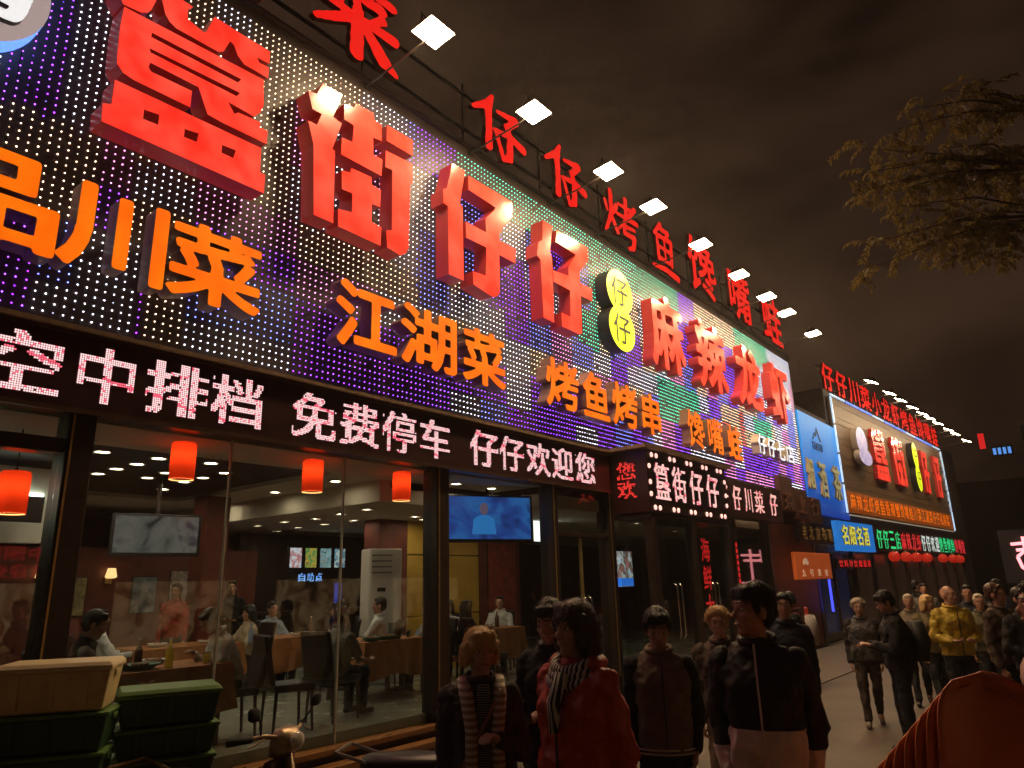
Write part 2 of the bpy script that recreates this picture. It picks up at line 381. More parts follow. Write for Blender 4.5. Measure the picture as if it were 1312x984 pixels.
# =================================================================== the restaurant
FX = -6.5
m_dark = M('dark_frame', (.035, .02, .016), .35, var=.3, vs=9)
m_wall = M('upper_wall', (.10, .075, .06), .8, var=.25)
m_soffit = M('cream_plaster', (.62, .56, .46), .8, var=.06)
m_darkceil = M('dark_ceiling', (.035, .014, .014), .5, var=.2)
m_redwood = M('red_brown_wall', (.16, .035, .02), .55, var=.3, vs=4)
m_yellow = M('yellow_panel', (.55, .33, .05), .5, var=.12, vs=3)
m_white = M('white_paint', (.72, .70, .64), .6, var=.05)
m_floor = M('pale_floor_tile', (.34, .36, .30), .25, var=.15, vs=3)
m_gold = M('brass_trim', (.55, .36, .14), .35, metal=.8, var=.2, vs=20)
m_glass = glass_mat('shop_glass')

R = empty('restaurant_building', (-10, 10, 0), 0, 'dark framed glass-fronted restaurant under the long LED sign wall', 'restaurant')
def rp_(name, a, b, mat, bevel=0.0): return MB().box(a, b).build(name, mat, R, True, bevel=bevel)
rp_('upper_wall', (-7.0, -6, 3.98), (-6.56, 22.0, 8.36), m_wall)
rp_('roof', (-15.2, -6, 8.0), (-7.0, 22.0, 8.3), m_wall)
rp_('interior_floor', (-15, -6, .02), (-6.58, 21.9, .42), m_floor)
rp_('back_wall', (-15.2, -6, 0), (-15, 21.95, 7.9), m_redwood)
rp_('end_wall', (-15, -6.2, 0), (-6.6, -6, 7.9), m_white)
rp_('end_wall', (-15, 21.75, 0), (-6.6, 21.95, 7.9), m_redwood)
# ceilings
rp_('soffit', (-7.6, -6, 3.30), (-6.6, 9.0, 3.5), m_soffit)
rp_('soffit', (-15, -6, 3.30), (-7.603, 2.2, 3.5), m_soffit)
rp_('soffit', (-15, 2.203, 3.30), (-11.6, 6.6, 3.5), m_soffit)
rp_('soffit', (-11.597, 5.8, 3.30), (-7.603, 6.6, 3.5), m_soffit)
rp_('dark_ceiling', (-11.597, 2.203, 3.36), (-7.603, 5.797, 3.5), m_darkceil)
rp_('ceiling_beam', (-15, 6.603, 3.0), (-7.603, 6.8, 3.5), m_soffit)
rp_('lower_ceiling', (-15, 6.803, 3.0), (-7.603, 21.7, 3.2), m_soffit)
rp_('lower_ceiling', (-7.6, 9.003, 3.0), (-6.6, 21.7, 3.2), m_soffit)
# partitions and piers inside
rp_('red_pier', (-10.0, 8.35, .42), (-9.6, 9.0, 3.0), m_redwood, .01)
for y0, y1 in ((9.003, 9.93), (9.95, 10.9)):
    for z0, z1 in ((.42, 1.35), (1.37, 2.40), (2.42, 3.0)): rp_('yellow_panel', (-10.0, y0, z0), (-9.6, y1, z1), m_yellow, .006)
rp_('red_panel', (-10.0, 10.92, .42), (-9.6, 12.2, 3.0), m_redwood, .01)
rp_('inner_partition', (-12.9, 2.9, .42), (-12.7, 8.0, 2.6), m_redwood)
rp_('inner_column', (-11.0, 5.75, .42), (-10.6, 6.15, 3.3), m_redwood, .02)
rp_('dark_partition', (-13.6, 8.02, .42), (-13.4, 21.5, 3.0), M('dark_interior', (.04, .022, .018), .6, var=.3))
# glazing: sill, posts, panes
rp_('plinth', (-6.62, -6, .02), (-6.42, 9.0, .26), m_dark)
rp_('sill', (-6.68, -6, .263), (-6.36, 8.97, .32), M('wood_sill', (.24, .11, .04), .3, var=.3, vs=14, vstretch=(1, .2, 1)), .008)
rp_('step_edge', (-6.36, -6, .13), (-6.18, 8.9, .2), M('wood_sill', (.24, .11, .04), .3), .008)
rp_('step', (-6.36, -6, .021), (-6.2, 8.85, .128), m_dark)
post_y = [(.55, .70), (2.23, 2.44), (6.50, 6.72), (8.98, 9.12), (10.62, 10.78)]
for a, b in post_y: rp_('post', (-6.66, a, .323 if b < 9 else .03), (-6.40, b, 3.36), m_dark, .012)
for a, b in post_y: rp_('post_trim', (-6.398, a + .02, .4), (-6.386, a + .036, 3.3), m_gold)
rp_('transom', (-6.62, .703, 2.98), (-6.44, 2.227, 3.10), m_dark, .008)
rp_('transom', (-6.62, 9.123, 2.55), (-6.44, 10.617, 2.62), m_dark, .008)
def pane(y0, y1, z0, z1, x=-6.52): MB().box((x - .006, y0, z0), (x + .006, y1, z1)).build('glass_pane', m_glass, R, True)
for y0, y1, z0, z1 in [(-2.5, .547, .325, 3.3), (.703, 2.227, .325, 2.977), (.703, 2.227, 3.103, 3.3), (2.443, 3.735, .325, 3.3), (3.745, 5.12, .325, 3.3), (5.13, 6.497, .325, 3.3), (6.723, 8.977, .325, 3.3), (9.123, 9.86, .06, 2.547), (9.88, 10.617, .06, 2.547), (9.123, 10.617, 2.623, 3.3)]:
    pane(y0, y1, z0, z1)
for y in (3.74, 5.125): rp_('glass_joint', (-6.535, y - .008, .325), (-6.505, y + .008, 3.3), M('sealant', (.5, .45, .38), .4))
rp_('door_stile', (-6.55, 9.862, .06), (-6.49, 9.878, 2.545), m_gold)
for y in (9.8, 9.94):
    MB().tube([(-6.46, y, .95), (-6.40, y, 1.0), (-6.40, y, 1.6), (-6.46, y, 1.65)], .014, 8).build('door_handle', M('steel', (.6, .58, .55), .25, metal=1.0), R, True, smooth=True)

# entrance porch that stands out from the glazing
E_ = empty('entrance_porch', (-6.0, 12.4, 0), 0, 'dark glazed entrance porch standing out under the dot-matrix box sign', 'porch')
def ep(name, a, b, mat, bevel=0.0): return MB().box(a, b).build(name, mat, E_, True, bevel=bevel)
for y in (10.82, 12.32, 13.88): ep('post', (-5.86, y, .02), (-5.70, y + .14, 2.86), m_dark, .01)
ep('roof', (-6.5, 10.80, 2.862), (-5.72, 14.04, 2.93), m_dark)
ep('threshold', (-6.4, 10.8, .021), (-5.66, 14.04, .12), M('stone_step', (.16, .12, .09), .5, var=.3))
for y0, y1 in ((10.963, 11.63), (11.65, 12.317), (12.463, 13.16), (13.18, 13.877)):
    MB().box((-5.79, y0, .125), (-5.778, y1, 2.858)).build('glass_door', m_glass, E_, True)
MB().box((-6.38, 10.86, .125), (-5.87, 10.872, 2.858)).build('side_glass', m_glass, E_, True)
for y in (11.55, 11.72, 13.08, 13.25): MB().tube([(-5.77, y, .9), (-5.72, y, .95), (-5.72, y, 1.75), (-5.77, y, 1.8)], .014, 8).build('door_handle', M('steel', (.6, .58, .55), .25, metal=1.0), E_, True, smooth=True)
# right of the porch: the rest of the glazed front
for y in (15.9, 18.1, 21.6): rp_('post', (-6.66, y, .03), (-6.40, y + .2, 3.2), m_dark, .01)
for y0, y1 in ((14.1, 15.897), (16.103, 18.097)): pane(y0, y1, .1, 3.0)
rp_('wall_pier', (-6.62, 18.305, .03), (-6.42, 21.595, 3.2), m_redwood)

# =================================================================== LED sign wall
S = empty('led_sign_wall', (-6.5, 10, 4.05), 0, 'long LED-studded restaurant sign wall carrying big red and orange box letters', 'sign')
m_board = M('sign_board', (.105, .078, .072), .48, var=.22, vs=2.5)
PY = -3.4; k = 0
while PY < 21.9:
    w = min(1.22, 22.0 - PY); MB().box((-6.56, PY + .004, 4.03), (-6.50, PY + w - .004, 8.36)).build('panel', m_board, S, True, bevel=.003); PY += 1.22
rng = random.Random(3)
def blk(y, z, sy, sz, salt):
    r = random.Random((int(y // sy) * 7919 + int(z // sz) * 104729 + salt) & 0xffffff); return r.random()
PUR = (.30, .05, 1.0); BLU = (.16, .22, 1.0); TEA = (.05, .75, .42); WHI = (.85, .88, 1.0); WAR = (1.0, .72, .46); MAG = (.85, .25, .62); RED = (.8, .12, .1)
def dot_col(y, z):
    a = blk(y, z, .62, 1.1, 1); b = blk(y, z, .23, 40, 5)
    if z < 5.0:
        c = PUR if a < .66 else (WHI if a < .8 else BLU)
        if y < 2.7 and 2.1 < y: c = WHI
        if 2.75 < y < 3.15: c = WAR
        if y > 12.6: c = PUR if a < .55 else MAG if a < .75 else WHI
    elif z < 5.9:
        c = WAR if a < .3 else MAG if a < .46 else WHI if a < .72 else BLU if a < .86 else PUR
        if 13.0 < y < 15.0 and z < 5.95: c = TEA
        if 16.2 < y < 17.6: c = RED if a < .7 else WAR
        if 18.3 < y < 19.6: c = TEA
        if y < 2.2: c = WAR
    elif z < 7.5:
        c = WHI if a < .42 else WAR if a < .6 else PUR if a < .76 else BLU if a < .9 else MAG
        if 1.1 < y < 2.1: c = PUR if b < .5 else WHI
        if 3.66 < y < 4.16: c = WAR
        if 8.1 < y < 8.62: c = PUR if z < 6.9 else WHI
        if 7.1 < y < 7.5: c = BLU
        if 10.1 < y < 10.8: c = BLU if a < .5 else TEA
    else:
        c = WAR if y < 5.2 else WHI if y < 6.0 else (PUR if a < .6 else BLU) if y < 7.0 else TEA if y < 14.4 else PUR if y < 15.2 else WAR if y < 17.6 else TEA if y < 20 else WHI
        if y < 3.6: c = WAR if a < .6 else WHI
    j = rng.uniform(.55, 1.15) if rng.random() > .04 else .15
    return tuple(max(.01, v * j + rng.uniform(-.02, .03)) for v in c)
pts = []; cols = []
for iy in range(int((21.95 + 3.3) / .076)):
    for iz in range(int(4.24 / .076)):
        y = -3.3 + iy * .076 + rng.uniform(-.002, .002); z = 4.075 + iz * .076 + rng.uniform(-.002, .002)
        if rng.random() < .012: continue
        pts.append((-6.499, y, z)); cols.append(dot_col(y, z))
lm = led_mesh(pts, cols, .0125, 'led_lamps', True, .015)
tag(link('led_lamps', lm, attr_emit('led_pixel', 11.0), S, True), 'grid of tiny coloured LED lamps', kind='stuff')

m_redface = M('red_letter_face', (.50, .055, .03), .22, emit=(1.0, .042, .024), es=1.05, coat=.6)
lit_variation(m_redface, (1.0, .022, .012), (1.0, .085, .05))
m_redside = M('red_letter_side', (.42, .03, .025), .35, emit=(1.0, .02, .015), es=.05)
m_orface = M('orange_letter_face', (.36, .09, .006), .35, emit=(1.0, .165, .0015), es=.95)
lit_variation(m_orface, (1.0, .125, .001), (1.0, .20, .003))
m_orside = M('orange_letter_side', (.30, .15, .09), .4, var=.2)
m_whface = M('white_letter_face', (.8, .8, .8), .3, emit=(.75, .85, 1.0), es=1.0)
m_whside = M('white_letter_side', (.6, .5, .4), .4)
m_yeface = M('yellow_badge_face', (.7, .75, .04), .35, emit=(.78, .93, .012), es=1.0)
m_black = M('black_vinyl', (.012, .01, .01), .5)
BIG = {
 'gui': [[(2.08, 7.24), (2.11, 7.19), (2.27, 7.21), (2.33, 7.25), (2.36, 7.31), (2.4, 7.47), (2.41, 7.53), (2.37, 7.65), (2.22, 7.61), (2.11, 7.45), (2.03, 7.32)],
  [(2.43, 7.57), (2.45, 7.47), (2.49, 7.35), (2.54, 7.29), (2.61, 7.26), (3.05, 7.27), (3.11, 7.31), (3.17, 7.48), (3.22, 7.46), (3.27, 7.36), (3.35, 7.30), (3.64, 7.30), (3.64, 7.44), (3.52, 7.43), (3.49, 7.48), (3.64, 7.49), (3.64, 7.65), (3.23, 7.65), (2.98, 7.66), (2.91, 7.42), (2.88, 7.4), (2.71, 7.44), (2.7, 7.55), (2.75, 7.62), (2.55, 7.63)],
  [(2.12, 7.17), (3.59, 7.25), (3.61, 6.93), (3.58, 6.83), (3.51, 6.74), (3.21, 6.75), (3.29, 6.65), (3.33, 6.69), (3.59, 6.71), (3.58, 6.65), (3.68, 6.65), (3.68, 6.49), (3.17, 6.48), (3.01, 6.49), (2.97, 6.57), (2.89, 6.74), (2.41, 6.73), (2.4, 6.67), (2.43, 6.64), (2.83, 6.66), (2.83, 6.47), (2.29, 6.46), (2.19, 6.48), (2.13, 6.54), (2.12, 6.61), (2.11, 6.95)],
  [(2.39, 7.06), (3.33, 7.1), (3.3, 7.04), (2.39, 7.01)], [(2.39, 6.88), (3.33, 6.93), (3.3, 6.87), (2.4, 6.84)],
  [(2.13, 6.37), (3.62, 6.41), (3.63, 6.12), (3.69, 6.12), (3.69, 5.9), (2.07, 5.9), (2.06, 6.08), (2.13, 6.11)],
  [(2.41, 6.21), (2.55, 6.23), (2.55, 6.12), (2.41, 6.11)], [(2.8, 6.21), (2.94, 6.23), (2.93, 6.13), (2.8, 6.12)], [(3.19, 6.23), (3.34, 6.24), (3.32, 6.14), (3.19, 6.14)]],
 'jie': [[(4.35, 7.66), (4.64, 7.67), (4.52, 7.29), (4.65, 7.27), (4.53, 6.86), (4.57, 6.85), (4.59, 5.91), (4.32, 5.91), (4.27, 6.78), (4.18, 7.06), (4.3, 7.06), (4.36, 7.24), (4.23, 7.24), (4.16, 7.45), (4.28, 7.47)],
  [(4.68, 7.56), (4.83, 7.6), (4.85, 7.67), (5.13, 7.68), (5.15, 7.59), (5.27, 7.58), (5.28, 7.35), (5.14, 7.33), (5.15, 7.09), (5.3, 7.09), (5.29, 6.85), (4.66, 6.85), (4.66, 7.08), (4.82, 7.1), (4.83, 7.34), (4.68, 7.35)],
  [(4.68, 6.64), (4.8, 6.67), (4.82, 6.74), (5.13, 6.76), (5.14, 6.66), (5.29, 6.65), (5.28, 6.41), (5.15, 6.4), (5.15, 6.16), (5.31, 6.14), (5.3, 5.89), (4.66, 5.9), (4.65, 6.12), (4.85, 6.16), (4.85, 6.41), (4.69, 6.4)],
  [(5.36, 7.63), (5.82, 7.64), (5.82, 7.4), (5.36, 7.4)],
  [(5.35, 7.25), (5.82, 7.28), (5.83, 7.0), (5.78, 6.95), (5.77, 6.04), (5.72, 5.94), (5.63, 5.88), (5.41, 5.91), (5.39, 6.13), (5.48, 6.17), (5.47, 7.02), (5.35, 7.01)]],
 'zai1': [[(6.59, 7.66), (6.86, 7.67), (6.74, 7.08), (6.8, 7.06), (6.81, 5.92), (6.51, 5.92), (6.5, 6.94), (6.41, 6.95), (6.4, 7.16), (6.48, 7.22)],
  [(6.93, 7.62), (7.95, 7.63), (7.93, 7.34), (7.6, 6.94), (7.61, 6.83), (8.0, 6.84), (7.98, 6.59), (7.6, 6.6), (7.59, 5.98), (7.51, 5.9), (7.41, 5.87), (7.01, 5.93), (7.0, 6.13), (7.28, 6.15), (7.31, 6.61), (6.87, 6.6), (6.86, 6.85), (7.31, 6.85), (7.3, 7.08), (7.56, 7.36), (6.93, 7.39)]],
 'zai2': [[(8.76, 7.64), (9.03, 7.64), (8.93, 7.14), (8.98, 7.03), (8.96, 5.89), (8.67, 5.9), (8.65, 6.89), (8.56, 6.93), (8.6, 7.17), (8.72, 7.27)],
  [(9.15, 7.62), (10.12, 7.64), (10.1, 7.38), (9.79, 7.05), (9.79, 6.86), (10.18, 6.86), (10.16, 6.62), (9.8, 6.62), (9.77, 5.92), (9.69, 5.88), (9.18, 5.89), (9.18, 6.13), (9.44, 6.13), (9.47, 6.61), (8.99, 6.62), (8.99, 6.82), (9.44, 6.87), (9.46, 7.04), (9.71, 7.36), (9.11, 7.38)]]}
for nm, lp in BIG.items(): letter(S, lp, 0, 1, 0, 1, -6.44, .24, m_redface, m_redside)
for ch, y0, y1 in (('麻', 12.33, 13.84), ('辣', 14.45, 16.1), ('龙', 16.72, 18.4), ('虾', 19.06, 20.62)):
    letter(S, bold(ch, .032), y0, y1, 5.96, 7.60, -6.44, .24, m_redface, m_redside)
for ch, y0, y1 in (('一', -.4, .45), ('品', .78, 1.87), ('川', 1.87, 2.76), ('菜', 2.78, 3.74), ('江', 4.68, 5.60), ('湖', 5.66, 6.66), ('菜', 6.78, 7.68), ('烤', 8.67, 9.58), ('鱼', 9.70, 10.52), ('烤', 10.63, 11.53), ('串', 11.68, 12.43), ('馋', 13.61, 14.43), ('嘴', 14.62, 15.42), ('蛙', 15.68, 16.49)):
    letter(S, bold(ch, .022 if ch in '馋嘴' else .034 if ch in '川江一' else .029), y0, y1, 4.49, 5.29, -6.40, .2, m_orface, m_orside)
    # stand-off brackets that carry the box letter
for ch, y0, y1 in (('仔', 17.63, 18.2), ('仔', 18.3, 18.88), ('七', 18.98, 19.58), ('店', 19.68, 20.31)):
    letter(S, bold(ch, .02), y0, y1, 4.84, 5.34, -6.40, .2, m_whface, m_whside)
# yellow double-disc badge between the two words
def disc2(cy, z1_, z2_, ry, rz, n=28):
    c = []
    a0 = math.acos(min(1, ((z1_ - z2_) / 2) / rz)); 
    for i in range(n + 1): t = -math.pi / 2 + a0 + (2 * math.pi - 2 * a0) * i / n; c.append((cy + ry * math.cos(t), z1_ + rz * math.sin(t)))
    for i in range(n + 1): t = math.pi / 2 + a0 + (2 * math.pi - 2 * a0) * i / n; c.append((cy + ry * math.cos(t), z2_ + rz * math.sin(t)))
    return [c]
bd = letter(S, disc2(11.17, 7.12, 6.38, .47, .44), 0, 1, 0, 1, -6.46, .26, m_yeface, m_black, 'badge')
for zz in (6.83, 6.08):
    a, b = letter_meshes(bold('仔', .012), 10.86, 11.46, zz, zz + .58, -6.197, .004); link('badge_character', b, m_black, bd)
# round white company badge at the left end
W1 = (.9, .9, .92)
lg = letter(S, disc2(.95, 7.25, 6.78, .62, .62), 0, 1, 0, 1, -6.46, .2, M('badge_white', (.7, .68, .7), .35, emit=(.55, .42, .42), es=.6), M('badge_rim', (.2, .4, .8), .3, emit=(.12, .3, .9), es=1.4), 'round_badge')
a, b = letter_meshes(bold('码', .034), .55, 1.42, 6.42, 7.02, -6.25, .06); o_ = link('badge_letter', a, m_black, lg); link('badge_letter_face', b, M('badge_letter_white', (.85, .85, .85), .3, emit=(1, 1, 1), es=.85), lg)
# metal trim along the top and bottom of the wall
MB().box((-6.58, -3.4, 8.362), (-6.44, 22.0, 8.40)).build('top_trim', m_dark, S, True)
MB().box((-6.56, -3.4, 3.99), (-6.30, 10.7, 4.028)).build('bottom_ledge', M('ledge', (.30, .19, .11), .45, var=.3, vs=12), S, True)

# =================================================================== red brush letters on the roof
ZAI = [[(.40, 1, .03), (.33, .82, .06), (.05, .60, .03)], [(.32, .80, .06), (.33, .4, .05), (.32, .08, .06)], [(.50, .80, .03), (.86, .86, .06), (.68, .62, .04)], [(.68, .64, .05), (.74, .46, .05), (.72, .10, .06), (.60, .02, .04), (.47, .40, .03)], [(.44, .44, .03), (.75, .50, .05), (.99, .42, .07)]]
CHUAN = [[(.15, .95, .06), (.16, .45, .06), (.03, .05, .03)], [(.5, .88, .05), (.5, .12, .06)], [(.86, .98, .05), (.86, 0, .08)]]
CAI = [[(.08, .86, .03), (.92, .88, .05)], [(.33, 1, .04), (.34, .76, .04)], [(.66, 1, .05), (.64, .76, .03)], [(.78, .74, .06), (.2, .66, .02)], [(.22, .62, .05), (.30, .52, .03)], [(.48, .62, .05), (.5, .52, .03)], [(.8, .62, .05), (.68, .5, .03)], [(.05, .42, .03), (.95, .46, .06)], [(.5, .52, .06), (.5, .0, .07)], [(.47, .42, .06), (.05, .12, .03)], [(.54, .42, .05), (.82, .12, .08), (.98, .04, .03)]]
KAO = [[(.05, .68, .04), (.10, .52, .03)], [(.38, .72, .05), (.29, .55, .03)], [(.22, .95, .05), (.22, .5, .05), (.03, .08, .03)], [(.22, .45, .04), (.37, .2, .05)], [(.45, .8, .03), (.9, .84, .04)], [(.68, 1, .05), (.67, .6, .04)], [(.40, .58, .03), (1, .63, .05)], [(.96, .92, .05), (.42, .28, .02)], [(.62, .42, .04), (.92, .46, .03)], [(.62, .42, .04), (.58, .27, .04), (.90, .29, .05), (.84, .06, .05), (.70, .0, .03)]]
YU = [[(.42, 1, .05), (.15, .74, .03)], [(.38, .91, .04), (.70, .92, .05), (.58, .76, .03)], [(.25, .74, .04), (.27, .28, .05)], [(.25, .74, .04), (.80, .77, .05), (.76, .28, .05)], [(.25, .52, .03), (.78, .54, .04)], [(.53, .74, .03), (.53, .30, .03)], [(.27, .29, .04), (.78, .30, .03)], [(.03, .06, .03), (.5, .12, .05), (.98, .08, .06)]]
RS = empty('rooftop_letter_sign', (-6.6, 12, 8.36), 0, 'row of red brush-written letters standing on the roof edge above the LED wall', 'sign')
m_roofface = M('roof_letter_face', (.6, .03, .02), .4, emit=(1.0, .012, .008), es=.85)
m_roofside = M('roof_letter_side', (.25, .02, .015), .5)
for lp, y0, y1, z0, z1 in ((ZAI, .2, 1.5, 8.6, 9.9), (CHUAN, 2.55, 3.75, 8.62, 9.8), (CAI, 4.42, 5.9, 8.72, 10.2), (ZAI, 7.46, 8.9, 8.66, 9.82), (ZAI, 9.44, 10.85, 8.66, 9.86), (KAO, 11.46, 12.9, 8.56, 9.8), (YU, 13.45, 14.8, 8.56, 9.86)):
    letter(RS, brush(lp), y0, y1, z0, z1, -6.68, .09, m_roofface, m_roofside)
for ch, y0, y1 in (('馋', 15.4, 17.05), ('嘴', 17.9, 19.45), ('蛙', 20.4, 22.0)):
    letter(RS, bold(ch, .02), y0, y1, 8.7, 10.2, -6.68, .09, m_roofface, m_roofside)
for z in (8.9, 9.55): MB().box((-6.75, -1, z), (-6.71, 22.1, z + .04)).build('rail', m_dark, RS, True)
for i in range(12): y = -.8 + i * 2.05; MB().tube([(-6.73, y, 8.3), (-6.73, y, 9.75)], .02, 6).build('stay', m_dark, RS, True)

# =================================================================== floodlights on arms
m_lampbody = M('lamp_housing', (.08, .07, .06), .4, metal=.6)
m_lampface = M('floodlight_lens', (.9, .85, .75), .2, emit=(1.0, .70, .38), es=240.0)
def floodlight(root_name, label, group, face_mat, tilt=-6):
    t = empty(root_name, (0, 0, 0), 0, label, 'floodlight', group)
    MB().tube([(0, 0, 0), (.62, 0, .05), (1.18, 0, .10)], .014, 8).build('arm', m_lampbody, t)
    MB().box((-.03, -.06, -.06), (.01, .06, .06)).build('wall_bracket', m_lampbody, t)
    rot = Matrix.Translation((1.24, 0, .16)) @ Matrix.Rotation(math.radians(tilt), 4, 'Y')
    b = MB().add([(-.09, -.14, .09), (.09, -.14, .09), (.09, .14, .09), (-.09, .14, .09), (-.18, -.21, -.02), (.18, -.21, -.02), (.18, .21, -.02), (-.18, .21, -.02)], [(0, 1, 2, 3), (0, 4, 5, 1), (1, 5, 6, 2), (2, 6, 7, 3), (3, 7, 4, 0), (4, 7, 6, 5)], rot)
    for i in range(-3, 4): b.box((-.07, i * .035 - .004, .088), (.07, i * .035 + .004, .125), rot)
    hs = b.build('housing', m_lampbody, t)
    MB().box((-.168, -.198, -.026), (.168, .198, -.0205), rot).build('lens', face_mat, hs)
    MB().tube([rot @ Vector((.0, -.2, .02)), rot @ Vector((.03, -.22, .12)), rot @ Vector((-.06, 0, .16)), rot @ Vector((.03, .22, .12)), rot @ Vector((0, .2, .02))], .01, 6).build('yoke', m_lampbody, t)
    return t
FL = [(5.26, 'floodlight on a roof arm beside the brush-written 菜, nearest the camera'), (7.32, 'floodlight glaring in front of the first rooftop 仔'), (9.39, 'floodlight on its arm in front of the second rooftop 仔'), (10.95, 'floodlight above the second big red 仔, left of the rooftop 烤'),
      (12.99, 'floodlight above the red 麻 letter, right of the rooftop 鱼'), (15.0, 'floodlight above the red 辣 letter beside the rooftop 馋'), (16.75, 'floodlight over the red 龙 letter beside the rooftop 嘴'), (18.2, 'floodlight over the gap between the red 龙 and 虾 letters'), (20.4, 'last floodlight at the right end of the LED sign wall')]
f0 = floodlight('floodlight', FL[0][1], 'floodlights along the roof edge', m_lampface)
for i, (y, lb) in enumerate(FL):
    f = f0 if i == 0 else copy_tree(f0)
    f.location = (-6.5, y, 8.32); f['label'] = lb

# =================================================================== dot-matrix ticker under the sign
T = empty('led_ticker', (-6.4, 6, 3.3), 0, 'long red dot-matrix ticker running above the shop windows', 'ticker')
m_ledback = M('led_panel_red_scatter', (.045, .010, .012), .35, var=.2)  # red scatter of the LEDs put into the panel's base colour
MB().box((-6.62, -3.4, 3.32), (-6.36, 10.66, 3.985)).build('housing', m_ledback, T, True, bevel=.004)
for z0, z1 in ((3.30, 3.34), (3.955, 3.988)): MB().box((-6.36, -3.4, z0), (-6.335, 10.66, z1)).build('frame_rail', M('brown_metal', (.10, .05, .035), .4, metal=.4, var=.3), T, True)
tx = [('空', 1.50, 2.10), ('中', 2.22, 2.68), ('排', 2.78, 3.36), ('档', 3.40, 3.94), ('免', 4.30, 4.86), ('费', 4.92, 5.48), ('停', 5.54, 6.08), ('车', 6.15, 6.68), ('仔', 7.08, 7.66), ('仔', 7.70, 8.25), ('欢', 8.32, 8.90), ('迎', 8.95, 9.52), ('您', 9.60, 10.17), ('空', .2, .8), ('气', -.6, 0)]
p_, c_ = led_text([(c, a, b, 3.41, 3.90) for c, a, b in tx], -6.352, .0175)
m_led = attr_emit('led_text', 1.5)
tag(link('led_text', led_mesh(p_, c_, .0135, 'led_text'), m_led, T, True), kind='stuff')

# entrance box sign with chasing lamps
B = empty('entrance_box_sign', (-5.9, 12.4, 2.9), 0, 'dark box sign over the entrance with red dot-matrix characters ringed by round lamps', 'sign')
MB().box((-6.45, 10.76, 2.95), (-5.70, 14.06, 4.0)).build('box', m_ledback, B, True, bevel=.01)
MB().box((-6.55, 10.6, 4.003), (-5.62, 14.2, 4.06)).build('ledge', M('ledge', (.30, .19, .11), .45), B, True)
p_, c_ = led_text([(c, a, b, 3.18, 3.80) for c, a, b in (('簋', 11.0, 11.56), ('街', 11.66, 12.2), ('仔', 12.36, 12.92), ('仔', 13.08, 13.64))], -5.694, .022, base=(1, .55, .5))
tag(link('led_text', led_mesh(p_, c_, .019, 'led_text'), m_led, B, True), kind='stuff')
m_bulb = M('round_lamp', (.8, .6, .5), .3, emit=(1, .5, .42), es=1.6)
bulb = MB().lathe([(.045, 0), (.04, .014), (.02, .022), (.004, .024)], 10, m=Matrix.Rotation(math.radians(90), 4, 'Y')).mesh('round_lamp', True)
for zz in (3.03, 3.92):
    for k in range(5):
        for d in (0, .17):
            o = link('round_lamp', bulb, m_bulb, B); o.location = Vector((-5.699, 10.95 + k * .68 + d, zz)) - B.location
for yy in (10.84, 13.98):
    for zz in (3.25, 3.45, 3.72):
        o = link('round_lamp', bulb, m_bulb, B); o.location = Vector((-5.699, yy, zz)) - B.location
pl, cl = led_text([('欢', -6.28, -5.92, 3.2, 3.5), ('您', -6.28, -5.92, 3.52, 3.82)], 0, .03, base=(1, .04, .03), alt=(.5, .02, .02))
sd = led_mesh([(0, y, z) for _, y, z in pl], cl, .026, 'side_text'); so = link('side_text', sd, attr_emit('led_text_red', 1.0), B, False); so.matrix_parent_inverse = B.matrix_basis.inverted(); so.matrix_basis = Matrix.Translation((0, 10.752, 0)) @ Matrix.Rotation(math.radians(-90), 4, 'Z'); so['kind'] = 'stuff'
# second smaller ticker to the right of the porch
T2 = empty('short_led_ticker', (-6.1, 16, 3.2), 0, 'short red dot-matrix ticker to the right of the entrance box sign', 'ticker')
MB().box((-6.40, 14.1, 3.14), (-6.02, 18.25, 3.94)).build('housing', m_ledback, T2, True, bevel=.006)
p_, c_ = led_text([(c, a, b, 3.28, 3.80) for c, a, b in (('仔', 14.35, 14.9), ('仔', 15.15, 15.62), ('川', 15.82, 16.25), ('菜', 16.42, 16.98), ('仔', 17.4, 17.9))], -6.014, .024, base=(1, .5, .42))
tag(link('led_text', led_mesh(p_, c_, .02, 'led_text'), m_led, T2, True), kind='stuff')

# =================================================================== inside the restaurant
m_down = M('downlight_glow', (.9, .9, .85), .3, emit=(1.0, .80, .55), es=46.0)
m_ring = M('downlight_ring', (.7, .68, .62), .4)
def downlight(x, y, z, label, first=[None]):
    if first[0] is None:
        t = empty('downlight', (0, 0, 0), 0, label, 'downlight', 'ceiling downlights in the restaurant')
        MB().lathe([(.095, .0), (.10, -.012), (.085, -.018), (.075, -.006)], 18, cap=False).build('ring', m_ring, t, smooth=True)
        MB().lathe([(.074, -.005), (.01, -.006)], 18).build('lens', m_down, t)
        first[0] = t
    else: t = copy_tree(first[0])
    t.location = (x, y, z); t['label'] = label; return t
for x, y in [(-8.24, 3.23), (-8.62, 3.18), (-8.24, 3.84), (-8.77, 3.84), (-9.27, 3.82), (-9.79, 3.82), (-9.74, 4.42), (-9.19, 4.4), (-9.8, 4.95), (-9.29, 4.95), (-8.16, 4.43), (-8.73, 4.94), (-10.6, 3.3), (-10.7, 5.1)]:
    downlight(x, y, 3.36, 'small round downlight in the dark recessed part of the restaurant ceiling')
for x, y in [(-7.2, 7.7), (-7.2, 8.5), (-7.44, 2.75), (-11.25, 6.33), (-9.6, 6.27), (-8.1, 6.23), (-7.2, 1.2), (-9.2, .8)]:  # leading pair added to brighten the dark yellow panels
    downlight(x, y, 3.30, 'small round downlight in the cream border of the restaurant ceiling')
